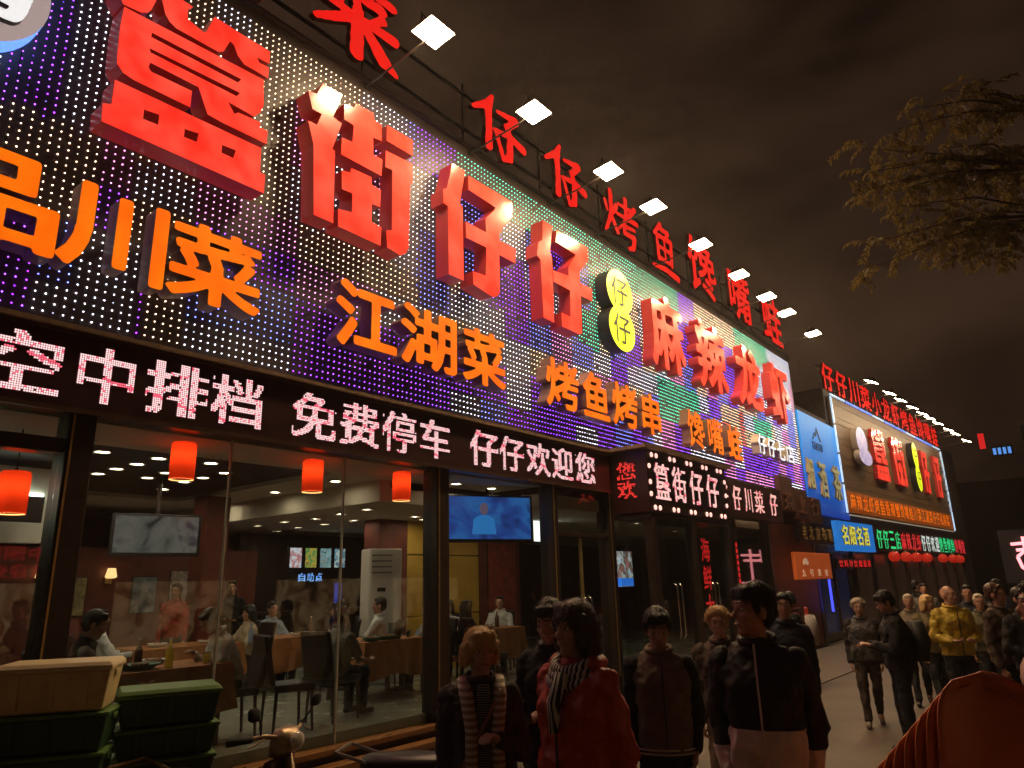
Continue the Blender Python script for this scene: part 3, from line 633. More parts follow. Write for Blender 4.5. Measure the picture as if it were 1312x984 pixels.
for x, y in [(-11.77, 7.37), (-12.65, 8.36), (-10.86, 7.31), (-11.67, 8.16), (-10.11, 7.39), (-10.87, 8.16), (-9.25, 7.23), (-9.98, 8.09), (-8.47, 7.11), (-9.2, 9.0), (-7.4, 10.2), (-8.7, 9.3), (-8.6, 10.3), (-8.9, 8.5), (-8.4, 11.5), (-7.3, 13.2), (-8.0, 16.2)]:
    downlight(x, y, 3.0, 'small round downlight in the lower ceiling behind the beam')

def shade_mat(name, col):
    m = bpy.data.materials.new(name); m.use_nodes = True; n = m.node_tree; n.nodes.clear(); o = n.nodes.new('ShaderNodeOutputMaterial'); mx = n.nodes.new('ShaderNodeMixShader'); mx.inputs[0].default_value = .72
    d = n.nodes.new('ShaderNodeBsdfDiffuse'); t = n.nodes.new('ShaderNodeBsdfTranslucent'); d.inputs[0].default_value = (*col, 1); t.inputs[0].default_value = (*col, 1)
    n.links.new(d.outputs[0], mx.inputs[1]); n.links.new(t.outputs[0], mx.inputs[2]); n.links.new(mx.outputs[0], o.inputs[0]); return m
m_shade = shade_mat('red_lantern_shade', (.80, .055, .012)); m_inbulb = M('lantern_bulb_glow', (.9, .8, .6), .3, emit=(1.0, .72, .4), es=30.0)
m_bulbw = M('lantern_bulb', (.9, .8, .5), .3, emit=(1.0, .62, .2), es=2.2)
def lantern(x, y, z, label, first=[None]):
    if first[0] is None:
        t = empty('pendant_lamp', (0, 0, 0), 0, label, 'pendant lamp', 'red pendant lamps behind the window')
        MB().lathe([(.115, 0), (.118, .05), (.118, .35), (.105, .37)], 22, cap=False).build('shade', m_shade, t, smooth=True)
        MB().lathe([(.116, .002), (.112, .012), (.10, .002)], 20, cap=False).build('lower_ring', m_bulbw, t)
        MB().ell((0, 0, .23), (.035, .035, .05)).build('bulb', m_inbulb, t, smooth=True)
        MB().lathe([(.104, .37), (.02, .376), (.015, .4)], 16).build('cap', m_dark, t)
        MB().tube([(0, 0, .39), (0, 0, .45)], .006, 6).build('cord', m_black, t)
        first[0] = t
    else: t = copy_tree(first[0])
    t.location = (x, y, z); t['label'] = label; return t
lantern(-6.95, 3.48, 2.93, 'red cylindrical pendant lamp left of the first glass joint, leftmost of three in a row')
lantern(-6.95, 5.02, 2.93, 'red cylindrical pendant lamp between the two glass joints, middle of three in a row')
lantern(-6.95, 6.40, 2.93, 'red cylindrical pendant lamp just left of the dark post, rightmost of three in a row')
l4 = lantern(-7.3, 2.18, 2.55, 'red cylindrical pendant lamp hanging low at the far left window')
MB().tube([(0, 0, .45), (0, 0, .76)], .006, 6).build('cord', m_black, l4)

# televisions and screens
def tv(name, loc, rz, w, h, mat, label, cat='television'):
    t = empty(name, loc, rz, label, cat)
    MB().box((-.05, -w / 2, 0), (0, w / 2, h)).build('case', m_black, t, bevel=.008)
    MB().box((.001, -w / 2 + .04, .05), (.004, w / 2 - .04, h - .03)).build('screen', mat, t)
    MB().box((-.14, -.15, h * .3), (-.051, .15, h * .7)).build('bracket', m_dark, t)
    return t
tv('television', (-9.9, 4.70, 2.34), math.radians(-14), 1.12, .56, screen_mat('dim_tv', [(.02, .02, .02), (.10, .10, .085), (.16, .14, .12), (.05, .04, .05)], 3.0, .7), 'dim grey television hanging from the ceiling behind the left window')
MB().tube([(-9.95, 4.7, 2.85), (-9.95, 4.7, 3.36)], .03, 8).build('pole', m_dark, bpy.data.objects['television'], True)
t2 = tv('television', (-7.05, 8.28, 2.46), math.radians(-26), 1.42, .70, screen_mat('blue_tv', [(.01, .02, .08), (.02, .07, .34), (.03, .16, .50), (.01, .03, .12)], 2.2, .75, 1.3), 'wide television with a blue picture beside the yellow pier')
# picture on the blue television: presenter in a pale blue shirt
mb = MB().loft([(.006, -.1, .12, .002, .20), (.006, -.1, .34, .002, .17), (.006, -.1, .40, .002, .06)], 14); mb.build('picture_figure', M('tv_shirt', (.02, .06, .2), .5, emit=(.03, .22, .62), es=.8), t2)
MB().ell((.006, -.1, .49), (.002, .07, .09)).build('picture_head', M('tv_face', (.1, .05, .04), .5, emit=(.14, .10, .16), es=.8), t2)
MB().tube([(-.1, 0, .6), (-.1, 0, .8)], .03, 8).build('pole', m_dark, t2)
sc = [[(.3, .5, .7), (.5, .08, .05), (.7, .75, .8), (.1, .15, .3)], [(.02, .1, .05), (.55, .35, .05), (.05, .25, .08), (.3, .2, .02)], [(.03, .1, .12), (.3, .4, .4), (.05, .2, .25), (.5, .3, .2)], [(.25, .5, .65), (.05, .1, .15), (.5, .55, .5), (.1, .3, .4)]]
for i, lb in enumerate(('lit menu screen with a red dish, leftmost above the bar', 'lit menu screen with a yellow dish above the bar', 'lit menu screen with small dark text lines above the bar', 'lit menu screen with a pale blue border, rightmost above the bar')):
    tv('menu_screen', (-12.5, 8.72 + i * .36, 2.24), 0, .35, .46, screen_mat('menu_%d' % i, sc[i], 9.0, 1.0, i * 2.0), lb, 'screen')
BAR = empty('bar_counter', (-12.9, 9.3, .42), 0, 'dark bar counter with blue lit edge under the menu screens', 'counter')
MB().box((-13.2, 7.0, .42), (-12.6, 12, 1.42)).build('counter', M('dark_interior', (.04, .022, .018), .6), BAR, True)
MB().box((-13.25, 6.95, 1.423), (-12.5, 12, 1.47)).build('top', m_dark, BAR, True)
m_blue = M('blue_tube', (.1, .1, .6), .3, emit=(.07, .09, 1.0), es=1.4)
for y in (7.0, 9.75): MB().box((-12.58, y, .5), (-12.54, y + .16, 2.0)).build('blue_light', M('blue_panel', (.05, .06, .3), .4, emit=(.05, .07, .5), es=.5), BAR, True)
SGN = empty('bar_header_sign', (-12.4, 9.4, 2.1), 0, 'small blue lit characters over the bar below the menu screens', 'sign')
p_, c_ = led_text([(c, a, a + .16, 2.02, 2.18) for c, a in (('自', 8.7), ('助', 8.9), ('点', 9.1), ('餐', 10.3), ('处', 10.5), ('酒', 10.7))], -12.35, .014, base=(.25, .5, 1.0), alt=(.1, .3, 1))
tag(link('characters', led_mesh(p_, c_, .013, 'characters'), m_led, SGN, True), kind='stuff')
MB().box((-12.42, 8.5, 1.98), (-12.36, 11, 2.21)).build('backing', m_black, SGN, True)
# standing air conditioner
AC = empty('air_conditioner', (-9.25, 8.1, .42), math.radians(-20), 'tall white standing air conditioner beside the red pier', 'air conditioner')
MB().box((-.2, -.28, 0), (.2, .28, 2.05)).build('case', m_white, AC, bevel=.02)
for i in range(7): MB().box((.201, -.24, 1.66 + i * .045), (.215, .10, 1.685 + i * .045)).build('slat', m_white if i % 2 else M('grey_plastic', (.25, .25, .24), .5), AC)
MB().box((.201, -.14, 1.38), (.206, .0, 1.44)).build('display', m_black, AC)
MB().box((.201, -.24, .2), (.208, .24, .9)).build('lower_grille', M('grey_plastic', (.25, .25, .24), .5), AC)

# tables, tableware and chairs
m_cloth = M('orange_tablecloth', (.42, .17, .055), .75, var=.2, vs=5)
m_tray = M('green_tray', (.03, .14, .08), .4)
def table(loc, w, d, label, rz=0.0):
    t = empty('dining_table', loc, rz, label, 'table', 'restaurant tables')
    MB().box((-w / 2, -d / 2, .70), (w / 2, d / 2, .74)).build('top', m_dark, t)
    for sx in (-1, 1):
        for sy in (-1, 1): MB().box((sx * (w / 2 - .08) - .025, sy * (d / 2 - .08) - .025, 0), (sx * (w / 2 - .08) + .025, sy * (d / 2 - .08) + .025, .7)).build('leg', m_dark, t)
    c = MB(); n = 44; top = []; mid = []; bot = []
    per = []
    for i in range(n):
        t_ = i / n * 4; e = int(t_); f = t_ - e; p = [(-1 + 2 * f, -1), (1, -1 + 2 * f), (1 - 2 * f, 1), (-1, 1 - 2 * f)][e]; per.append((p[0] * (w / 2 + .012), p[1] * (d / 2 + .012)))
    v = []; 
    for x, y in per: v.append((x, y, .752))
    for i, (x, y) in enumerate(per): k = 1 + .03 * math.sin(i * 2.3); v.append((x * 1.02 * k, y * 1.03 * k, .55))
    for i, (x, y) in enumerate(per): k = 1 + .06 * math.sin(i * 2.3 + .4); v.append((x * 1.04 * k, y * 1.06 * k, .30 + .03 * math.sin(i * .9)))
    fs = [tuple(range(n))]
    for r in (0, 1):
        for i in range(n): fs.append((r * n + i, (r + 1) * n + i, (r + 1) * n + (i + 1) % n, r * n + (i + 1) % n))
    c.add(v, fs); c.build('tablecloth', m_cloth, t)
    return t
table((-7.45, 3.62, .42), .8, 1.22, 'orange-clothed dining table at the left window behind the crates')
table((-8.15, 7.1, .42), .9, 1.2, 'orange-clothed dining table between the grey-shirted diner and the red pier')
table((-8.3, 9.5, .42), .8, 1.2, 'dining table behind the glass door beside the yellow panels')
table((-10.2, 5.3, .42), .9, 1.4, 'dining table deep inside below the dim television')
m_drink = M('yellow_drink', (.7, .42, .04), .2, emit=(.5, .28, .02), es=.08)
m_clear = glass_mat('drink_glass', (.9, .9, .88), .1)
def bottle(loc, label, mat=None):
    t = empty('bottle', loc, 0, label, 'bottle', 'things on the restaurant tables')
    MB().lathe([(.036, 0), (.038, .02), (.038, .15), (.014, .20), (.013, .25)], 14).build('body', mat or m_drink, t, smooth=True)
    MB().lathe([(.015, .25), (.015, .272), (.004, .274)], 12).build('cap', m_white, t); return t
bottle((-7.2, 3.66, 1.173), 'bottle of yellow juice in the middle of the left window table')
bottle((-9.4, 5.9, 1.173), 'pale blue water bottle on the table deep inside', M('blue_bottle', (.3, .38, .55), .25))
def cup(loc, label, mat=None):
    t = empty('cup', loc, 0, label, 'cup', 'things on the restaurant tables')
    MB().lathe([(.03, 0), (.04, .11), (.036, .11), (.027, .01)], 14, cap=True).build('glass', m_clear, t, smooth=True)
    MB().lathe([(.027, .012), (.034, .085), (.005, .086)], 14).build('drink', mat or m_drink, t); return t
cup((-7.18, 4.02, 1.173), 'glass of yellow juice at the right end of the left window table')
cup((-7.3, 4.1, 1.173), 'second glass of yellow juice beside the white-shirted diner')
cup((-7.85, 7.4, 1.173), 'clear glass on the table by the red pier', m_tray)
def dish(loc, label, mat, r=.17, h=.05):
    t = empty('dish', loc, 0, label, 'dish', 'things on the restaurant tables')
    MB().lathe([(r * .6, 0), (r, h), (r * .95, h), (r * .55, .01)], 18).build('plate', mat, t, smooth=True)
    mb = MB()
    for i in range(14): a = random.uniform(0, 6.28); q = random.uniform(0, r * .6); mb.ell((q * math.cos(a), q * math.sin(a), h * .8), (.03, .025, .02), nu=7, nv=5)
    tag(mb.build('food', M('cooked_food', (.25, .09, .03), .5, var=.4, vs=30), t), kind='stuff'); return t
dish((-7.3, 3.42, 1.173), 'green platter of food on the left window table', m_tray, .2)
dish((-7.4, 3.08, 1.173), 'pale bowl of food at the left end of the window table', m_white, .12, .08)
dish((-7.95, 7.1, 1.173), 'green platter on the table by the red pier', m_tray, .22)
for lb_, x_, y_, m_ in (('white plate of food on the table deep inside, nearest the column', -10.0, 5.6, m_white), ('white plate of food at the left of the table deep inside', -10.1, 4.95, m_white), ('small green bowl beside the platter on the table by the red pier', -7.85, 6.72, m_tray), ('white plate at the far side of the left window table', -7.68, 3.75, m_white), ('white plate on the table behind the glass door', -8.1, 9.4, m_white), ('white bowl on the table beyond the column', -10.0, 7.1, m_white)): dish((x_, y_, 1.173), lb_, m_, .13, .05)
for lb_, x_, y_ in (('brown beer bottle on the table behind the glass door', -8.15, 9.7), ('brown beer bottle on the table by the red pier', -7.9, 7.25), ('brown beer bottle on the table beyond the column', -10.1, 7.4), ('brown beer bottle on the left window table beside the white plate', -7.6, 3.55)): bottle((x_, y_, 1.173), lb_, M('beer_glass', (.10, .045, .012), .15))
table((-10.2, 7.2, .42), .85, 1.3, 'dining table beyond the red column in front of the bar')
m_chair = M('dark_leather', (.022, .014, .013), .38, var=.3)
def dchair(loc, rz, label):
    t = empty('dining_chair', loc, rz, label, 'chair', 'dark chairs in the restaurant')
    MB().box((-.22, -.22, .40), (.22, .22, .48)).build('seat', m_chair, t, bevel=.02)
    MB().add([(-.22, -.26, .46), (.22, -.26, .46), (.22, -.20, .46), (-.22, -.20, .46), (-.22, -.36, .98), (.22, -.36, .98), (.22, -.30, .98), (-.22, -.30, .98)], [(0, 3, 2, 1), (4, 5, 6, 7), (0, 1, 5, 4), (1, 2, 6, 5), (2, 3, 7, 6), (3, 0, 4, 7)]).build('backrest', m_chair, t, bevel=.025)
    for sx in (-1, 1):
        for sy in (-1, 1): MB().tube([(sx * .19, sy * .19, .4), (sx * .2, sy * .21, 0)], [.02, .015], 6).build('leg', m_dark, t)
    return t
# floor-standing menu poster behind the door and framed pictures
def poster(loc, rz, w, h, mat, label, lower=None):
    t = empty('poster', loc, rz, label, 'poster')
    MB().box((-.02, -w / 2, 0), (0, w / 2, h)).build('frame', m_dark, t)
    MB().box((.001, -w / 2 + .015, .015), (.003, w / 2 - .015, h - .015)).build('print', mat, t)
    if lower: MB().box((.004, -w / 2 + .015, .02), (.006, w / 2 - .015, h * .25)).build('caption', lower, t)
    return t
pp = poster((-6.75, 11.55, 1.75), 0, .72, .64, screen_mat('food_poster', [(.25, .45, .6), (.5, .52, .5), (.08, .06, .05), (.55, .2, .18)], 6, .75, 4.2), 'lit food poster with a pale blue header inside the porch', M('blue_caption', (.02, .1, .4), .4, emit=(.03, .2, .8), es=.8))
poster((-9.58, 11.6, .9), 0, .9, 1.9, M('poster_red', (.28, .05, .04), .5, var=.6, vs=5), 'tall dark red poster on the panel behind the glass door')
poster((-12.68, 6.6, 1.5), 0, .55, .75, M('framed_print', (.30, .24, .2), .5, var=.7, vs=9), 'small framed picture on the red partition')
poster((-12.68, 3.6, 1.4), 0, .3, 1.0, M('pale_blue_poster', (.35, .5, .65), .5, emit=(.15, .3, .45), es=.5, var=.4, vs=6), 'narrow pale blue lit poster beside the left post')
# white quarter-round light panel above the door
Q = empty('ceiling_panel_light', (-8.2, 11.8, 2.55), 0, 'bright white quarter-round light panel behind the top of the glass door', 'lamp')
c = [(0, 0)] + [(.75 * math.cos(a * math.pi / 24), .62 * math.sin(a * math.pi / 24)) for a in range(13)]
letter(Q, [c], 10.95, 11.85, 2.62, 3.3, -8.3, .04, M('panel_glow', (.9, .9, .9), .4, emit=(.95, 1.0, .95), es=1.8), m_white, 'panel')
# green letters added as a mirrored exit sign's reflection, left soffit and wall lamps
G = empty('green_exit_reflection', (-9.5, 2.0, 2.75), 0, 'small green lit characters on the wall at the far left', 'sign')
p_, c_ = led_text([('S', 1.82, 2.0, 2.70, 2.86), ('C', 2.44, 2.6, 2.70, 2.86), ('I', 2.66, 2.72, 2.70, 2.86)], -9.0, .014, base=(.02, .5, .12), alt=(.02, .4, .1))
tag(link('characters', led_mesh(p_, c_, .013, 'characters'), attr_emit('green_led', .8), G, True), kind='stuff')
MB().box((-9.06, 1.6, 2.64), (-9.01, 3.0, 2.92)).build('backing', m_black, G, True)

# pale bulkhead at the far left, strip light added to brighten it
LW = empty('lit_bulkhead', (-9.2, 0, 2.5), 0, 'pale bulkhead wall lit by an added strip light behind the far left window', 'wall')
MB().box((-9.6, -4, 2.45), (-9.4, 3.18, 3.29)).build('bulkhead', m_white, LW, True)
MB().box((-9.398, -3.5, 2.95), (-9.36, 3.1, 3.0)).build('added_strip_light', M('added_strip_glow', (.9, .9, .85), .4, emit=(.9, 1.0, .8), es=5.0), LW, True)

# wall lamps, pictures and a notice strip that fill the back of the room
for i, (y_, z_) in enumerate(((3.1, 2.1), (4.3, 2.1), (5.3, 2.1))):
    t = empty('wall_lamp', (-12.68, y_, z_), 0, ('left', 'middle', 'right')[i] + ' small wall lamp on the red partition', 'wall lamp', 'wall lamps on the red partition')
    MB().box((0, -.05, -.06), (.03, .05, .06)).build('plate', m_gold, t); MB().lathe([(.05, 0), (.09, .02), (.06, .16)], 14, (.10, 0, .02)).build('shade', M('lamp_shade_warm', (.8, .6, .3), .5, emit=(1.0, .62, .25), es=1.6), t, smooth=True); MB().tube([(.03, 0, 0), (.10, 0, .03)], .01, 6).build('arm', m_gold, t)
for i, (y_, w_, h_, c_) in enumerate(((4.75, .5, .6, (.35, .28, .14)), (5.9, .42, .6, (.18, .22, .26)), (3.2, .4, .55, (.3, .2, .16)))):
    poster((-12.68, y_, 1.55), 0, w_, h_, M('print_%d' % i, c_, .5, var=.7, vs=8), ('ochre', 'bluish', 'brown')[i] + ' framed picture on the red partition')

# =================================================================== tea and tobacco shop between the two restaurants
m_bluebn = M('blue_banner_face', (.02, .16, .5), .45, emit=(.004, .12, .48), es=.85, var=0)
_n = m_bluebn.node_tree; _t = _n.nodes.new('ShaderNodeTexCoord'); _s = _n.nodes.new('ShaderNodeSeparateXYZ'); _r = _n.nodes.new('ShaderNodeValToRGB'); _g = _n.nodes.new('ShaderNodeMapRange'); _g.inputs['From Min'].default_value = 3.65; _g.inputs['From Max'].default_value = 6.75
_r.color_ramp.elements[0].color = (.002, .02, .22, 1); _r.color_ramp.elements[1].color = (.004, .30, .75, 1); _r.color_ramp.elements.new(.45).color = (.001, .13, .55, 1)   # the banner is printed from deep blue up to cyan
_n.links.new(_t.outputs['Object'], _s.inputs[0]); _n.links.new(_s.outputs['Z'], _g.inputs['Value']); _n.links.new(_g.outputs[0], _r.inputs[0]); _n.links.new(_r.outputs[0], _n.nodes['Principled BSDF'].inputs['Emission Color'])
N = empty('tea_shop_building', (-8, 24, 0), 0, 'narrow dark shop building between the two restaurants', 'building')
MB().box((-14, 22.02, 0), (-6.62, 25.7, 7.0)).build('wall', M('dark_brick', (.07, .045, .035), .8, var=.3), N, True)
MB().box((-6.618, 22.2, .05), (-6.55, 25.5, .25)).build('step', m_dark, N, True)
for y in (22.2, 23.8, 25.4): MB().box((-6.618, y, .25), (-6.52, y + .12, 2.5)).build('post', m_dark, N, True)
for y0, y1 in ((22.323, 23.797), (23.923, 25.397)): MB().box((-6.60, y0, .26), (-6.588, y1, 2.5)).build('window', M('dim_window', (.03, .04, .06), .2, emit=(.02, .03, .09), es=.15), N, True)
MB().box((-6.618, 22.2, 2.503), (-6.5, 25.6, 2.62)).build('lintel', m_dark, N, True)
BB = empty('blue_shop_banner', (-6.5, 23.5, 3.6), 0, 'tall glowing blue shop banner with a mountain emblem and gold characters', 'banner')
mb_ = MB().box((-6.58, 22.05, 3.65), (-6.46, 26.3, 6.75)); mb_.build('panel', m_bluebn, BB, True)
m_gold2 = M('gold_letter', (.6, .48, .2), .4, emit=(.42, .36, .16), es=.55)
for ch, a, b, z0, z1 in (('烟', 22.1, 22.7, 4.35, 5.3), ('酒', 23.26, 23.98, 4.18, 5.3), ('茶', 24.74, 25.6, 4.2, 5.34)): letter(BB, bold(ch, .02), a, b, z0, z1, -6.455, .06, m_gold2, m_gold)
em = M('emblem_ink', (.01, .02, .06), .5)
letter(BB, [[(0, 0), (.3, .55), (.42, .42), (.62, 1), (1, 0), (.86, 0), (.62, .7), (.45, .25), (.3, .38), (.12, 0)]], 23.2, 24.1, 6.0, 6.45, -6.457, .01, em, em, 'emblem')
letter(BB, [[(0, 0), (1, 0), (1, 1), (0, 1)], [(.06, .15), (.94, .15), (.94, .85), (.06, .85)]], 23.15, 24.15, 5.68, 5.92, -6.457, .01, em, em, 'emblem')
for i in range(4): letter(BB, bold('ABCN'[i], .02), 23.3 + i * .19, 23.44 + i * .19, 5.73, 5.87, -6.457, .01, em, em, 'emblem')
# carved brown board and gold-lettered board
OB = empty('carved_board_sign', (-6.2, 20.5, 3.3), 0, 'old brown carved sign board with dark characters beside the blue banner', 'sign')
mbw = M('brown_board', (.10, .035, .025), .5, var=.3, vs=4)
for k, (y0, y1, z0, z1) in enumerate(((18.7, 19.7, 3.5, 4.4), (19.72, 20.8, 3.35, 4.15), (20.82, 22.0, 3.3, 4.0))): MB().box((-6.3, y0, z0), (-6.15, y1, z1)).build('board', mbw, OB, True, bevel=.02)
for ch, a in (('茶', 18.85), ('业', 19.95), ('行', 21.1)): letter(OB, bold(ch, .015), a, a + .6, 3.5, 4.0, -6.148, .03, M('carved_letter', (.22, .08, .05), .5), mbw)
GB = empty('gold_letter_sign', (-6.3, 21.8, 2.8), 0, 'dark fascia with worn gold characters under the brown board', 'sign')
MB().box((-6.48, 20.2, 2.76), (-6.3, 23.4, 3.26)).build('board', m_dark, GB, True)
for ch, a in (('老', 20.4), ('北', 21.0), ('京', 21.6), ('布', 22.2), ('鞋', 22.8)): letter(GB, bold(ch, .012), a, a + .4, 2.84, 3.2, -6.298, .03, M('worn_gold', (.42, .26, .08), .4, emit=(.25, .13, .03), es=.35), m_gold)
# orange hanging shop sign and blue neon tube
OS = empty('orange_shop_sign', (-6.1, 20.5, 1.8), 0, 'orange sign panel with a pale lotus emblem and one row of characters', 'sign')
MB().box((-6.2, 19.0, 1.78), (-6.1, 22.0, 2.46)).build('panel', M('orange_panel', (.45, .09, .02), .5, emit=(.6, .10, .015), es=.28), OS, True, bevel=.01)
mpale = M('pale_print', (.7, .5, .35), .5, emit=(.7, .45, .3), es=.35)
for i in range(5):
    a = (i - 2) * .5; cx = 19.75 + .16 * math.sin(a); cz = 2.12 + .12 * math.cos(a); letter(OS, [[(cx + .09 * math.cos(t) * math.cos(a) + .05 * math.sin(t) * math.sin(a), cz - .09 * 0 + .05 * math.sin(t) * math.cos(a) * 1.6 - .03 * math.cos(t) * math.sin(a)) for t in [k * math.pi / 6 for k in range(12)]]], 0, 1, 0, 1, -6.098 + i * .003, .006, mpale, mpale, 'emblem')
for ch, a in (('九', 19.4), ('号', 20.05), ('茶', 20.7), ('室', 21.35)): letter(OS, bold(ch, .012), a, a + .26, 1.85, 2.03, -6.098, .008, mpale, mpale)
NT = empty('blue_neon_tube', (-6.2, 22.1, .85), 0, 'upright blue neon tube at the shop front corner', 'neon tube')
MB().tube([(-6.25, 22.15, .88), (-6.25, 22.15, 1.78)], .035, 8).build('tube', M('blue_tube', (.1, .1, .6), .3, emit=(.03, .04, 1.0), es=1.8), NT, True)
for z in (.86, 1.78): MB().box((-6.3, 22.1, z - .02), (-6.2, 22.2, z + .02)).build('end_cap', m_dark, NT, True)

# =================================================================== second restaurant, whose front bends towards the street
FR = math.radians(-2.77)
def fempty(name, lx, ly, lz, label, cat, group=None):
    p = Matrix.Translation((-6.3, 25.85, 0)) @ Matrix.Rotation(FR, 4, 'Z') @ Vector((lx, ly, lz)); return empty(name, p, FR, label, cat, group), (lx, ly, lz)
def floc(t, off):
    """parent-inverse so that meshes use the second front's own axes"""
    return Matrix.Translation(Vector(off)).inverted()
def fb(t, off, name, a, b, mat, bevel=0.0):
    o = MB().box(a, b).build(name, mat, t, bevel=bevel); o.matrix_parent_inverse = floc(t, off); return o
def flet(t, off, loops, y0, y1, z0, z1, xb, d, mf, ms, name='letter'):
    L = letter(t, loops, y0, y1, z0, z1, xb, d, mf, ms, name, world=False); L.matrix_parent_inverse = floc(t, off); return L
FB, ob = fempty('second_restaurant_building', -3, 9, 0, 'second restaurant front with plank sign beyond the blue banner', 'restaurant')
fb(FB, ob, 'wall', (-6, -.1, 0), (-.3, 20, 8.2), m_wall)
fb(FB, ob, 'end_wall', (-6, 20.003, 0), (-.3, 20.4, 8.2), m_wall)
for i in range(9): fb(FB, ob, 'post', (-.297, .1 + i * 2.2, .02), (-.16, .26 + i * 2.2, 2.6), m_dark)
for i in range(8): fb(FB, ob, 'window', (-.29, .265 + i * 2.2, .3), (-.28, 2.295 + i * 2.2, 2.55), M('dim_shop_window', (.03, .02, .015), .2, emit=(.10, .045, .025), es=.12 , var=.0))
SG, osg = fempty('plank_sign', 0, 8, 3.84, 'brown plank sign board with red characters and a white outline of light', 'sign')
mpl = M('sign_plank', (.20, .11, .05), .5, var=.35, vs=3, vstretch=(1, .25, 5))
for i in range(17): fb(SG, osg, 'plank', (-.25, .06, 3.86 + i * .238), (-.15 + .006 * (i % 3), 16.5, 3.86 + i * .238 + .228), mpl)
m_tube = M('outline_light', (.6, .7, .8), .3, emit=(.42, .62, .80), es=1.1)
m_tube2 = M('outline_light_blue', (.3, .4, .8), .3, emit=(.08, .22, .95), es=1.2)
for i in range(10): fb(SG, osg, 'light_strip', (-.13, .0 + i * 1.66, 7.92), (-.08, 1.5 + i * 1.66, 7.97), m_tube2 if i % 3 else m_tube)
for i in range(4): fb(SG, osg, 'light_strip', (-.13, -.02, 3.86 + i * 1.02), (-.08, .04, 4.80 + i * 1.02), m_tube)
for i in range(4): fb(SG, osg, 'light_strip', (-.13, 16.52, 3.86 + i * 1.02), (-.08, 16.58, 4.80 + i * 1.02), m_tube)
fb(SG, osg, 'light_strip', (-.13, .2, 3.78), (-.08, 16.3, 3.82), M('outline_light_dim', (.4, .35, .3), .3, emit=(.35, .28, .2), es=.6))
for lp, a, b in ((BIG['gui'], 3.92, 5.63), (BIG['jie'], 6.64, 8.34), (BIG['zai1'], 11.5, 12.6), (BIG['zai2'], 13.9, 15.06)):
    flet(SG, osg, norm_loops(lp), a, b, 5.34, 7.34, -.14, .14, m_redface, m_redside)
bd2 = flet(SG, osg, disc2(9.9, 6.87, 5.87, .42, .58), 0, 1, 0, 1, -.14, .25, m_yeface, m_black, 'badge')
for zz in (6.5, 5.5):
    a, b = letter_meshes(bold('仔', .012), 9.62, 10.18, zz, zz + .7, .113, .004); link('badge_character', b, m_black, bd2)
for n_, (cz, rz_, ry_) in enumerate(((6.55, .52, .62), (5.95, .30, .76))):
    flet(SG, osg, [[(2.32 + ry_ * math.cos(t), cz + rz_ * math.sin(t)) for t in [k * math.pi / 12 for k in range(24)]]], 0, 1, 0, 1, -.14 + n_ * .06, .2, M('far_badge', (.5, .45, .6), .4, emit=(.5, .42, .75), es=.55, var=.5, vs=4), m_whside, 'round_badge')
fb(SG, osg, 'orange_band', (-.14, .3, 3.9), (-.12, 16.4, 4.62), M('orange_band', (.35, .10, .02), .5, emit=(.6, .12, .01), es=.22))
for i, ch in enumerate('麻辣龙虾烤鱼香辣蟹馋嘴蛙川菜江湖菜仔仔私房菜'):
    flet(SG, osg, bold(ch, .012), .45 + i * .69, .45 + i * .69 + .56, 4.0, 4.55, -.118, .03, m_orface, m_orside)
for i, ch in enumerate('营业中欢迎您'):
    flet(SG, osg, bold(ch, .015), 16.0, 16.45, 7.35 - i * .52, 7.75 - i * .52, -.1, .04, m_tube, m_whside)
RS2, ors = fempty('second_rooftop_letter_sign', -.2, 8.5, 8.1, 'crowded red rooftop letters standing above the plank sign', 'sign')
for i, ch in enumerate('仔仔川菜小龙虾烤鱼馋嘴蛙'):
    flet(RS2, ors, bold(ch, .024), -.2 + i * 1.45, 1.05 + i * 1.45, 8.15, 9.15, -.3, .09, m_roofface, m_roofside)
for z in (8.3, 8.95): fb(RS2, ors, 'rail', (-.36, -.3, z), (-.32, 17.2, z + .04), m_dark)
m_lamp2 = M('far_floodlight_lens', (.9, .85, .75), .2, emit=(1.0, .78, .50), es=75.0)
f1 = floodlight('floodlight', 'x', 'floodlights above the plank sign', m_lamp2, 26)
for i, ly in enumerate((-.08, 2.11, 3.59, 5.27, 6.85, 8.04, 9.55, 11.58, 12.96, 15.53)):
    f = f1 if i == 0 else copy_tree(f1)
    f.location = Matrix.Translation((-6.3, 25.85, 0)) @ Matrix.Rotation(FR, 4, 'Z') @ Vector((.06, ly, 7.94)); f.rotation_euler = (0, 0, FR)
    f['label'] = ('first', 'second', 'third', 'fourth', 'fifth', 'sixth', 'seventh', 'eighth', 'ninth', 'last')[i] + ' floodlight from the left above the plank sign'
TK, otk = fempty('green_red_ticker', 0, 10, 2.7, 'far dot-matrix ticker in green, red and white under the plank sign', 'ticker')
fb(TK, otk, 'housing', (-.25, 2.55, 2.66), (-.05, 18.3, 3.5), m_ledback)
pts = []; cols = []
for i, ch in enumerate('仔仔三店麻辣龙虾仔仔欢迎烤鱼烤串馋嘴蛙'):
    c = ((.03, .8, .22), (.8, .03, .03), (.75, .85, .75), (.03, .8, .25), (.8, .03, .04))[min(4, i // 4)]
    p_, c_ = led_text([(ch, 2.7 + i * .80, 3.36 + i * .80, 2.76, 3.42)], -.045, .045, base=c, alt=c); pts += p_; cols += c_
o = link('led_text', led_mesh(pts, cols, .04, 'led_text'), attr_emit('far_led', 1.0), TK); o.matrix_parent_inverse = floc(TK, otk); o['kind'] = 'stuff'
BS, obs = fempty('blue_tobacco_sign', .2, 0, 2.6, 'blue shop sign with yellow characters at the left of the far ticker', 'sign')
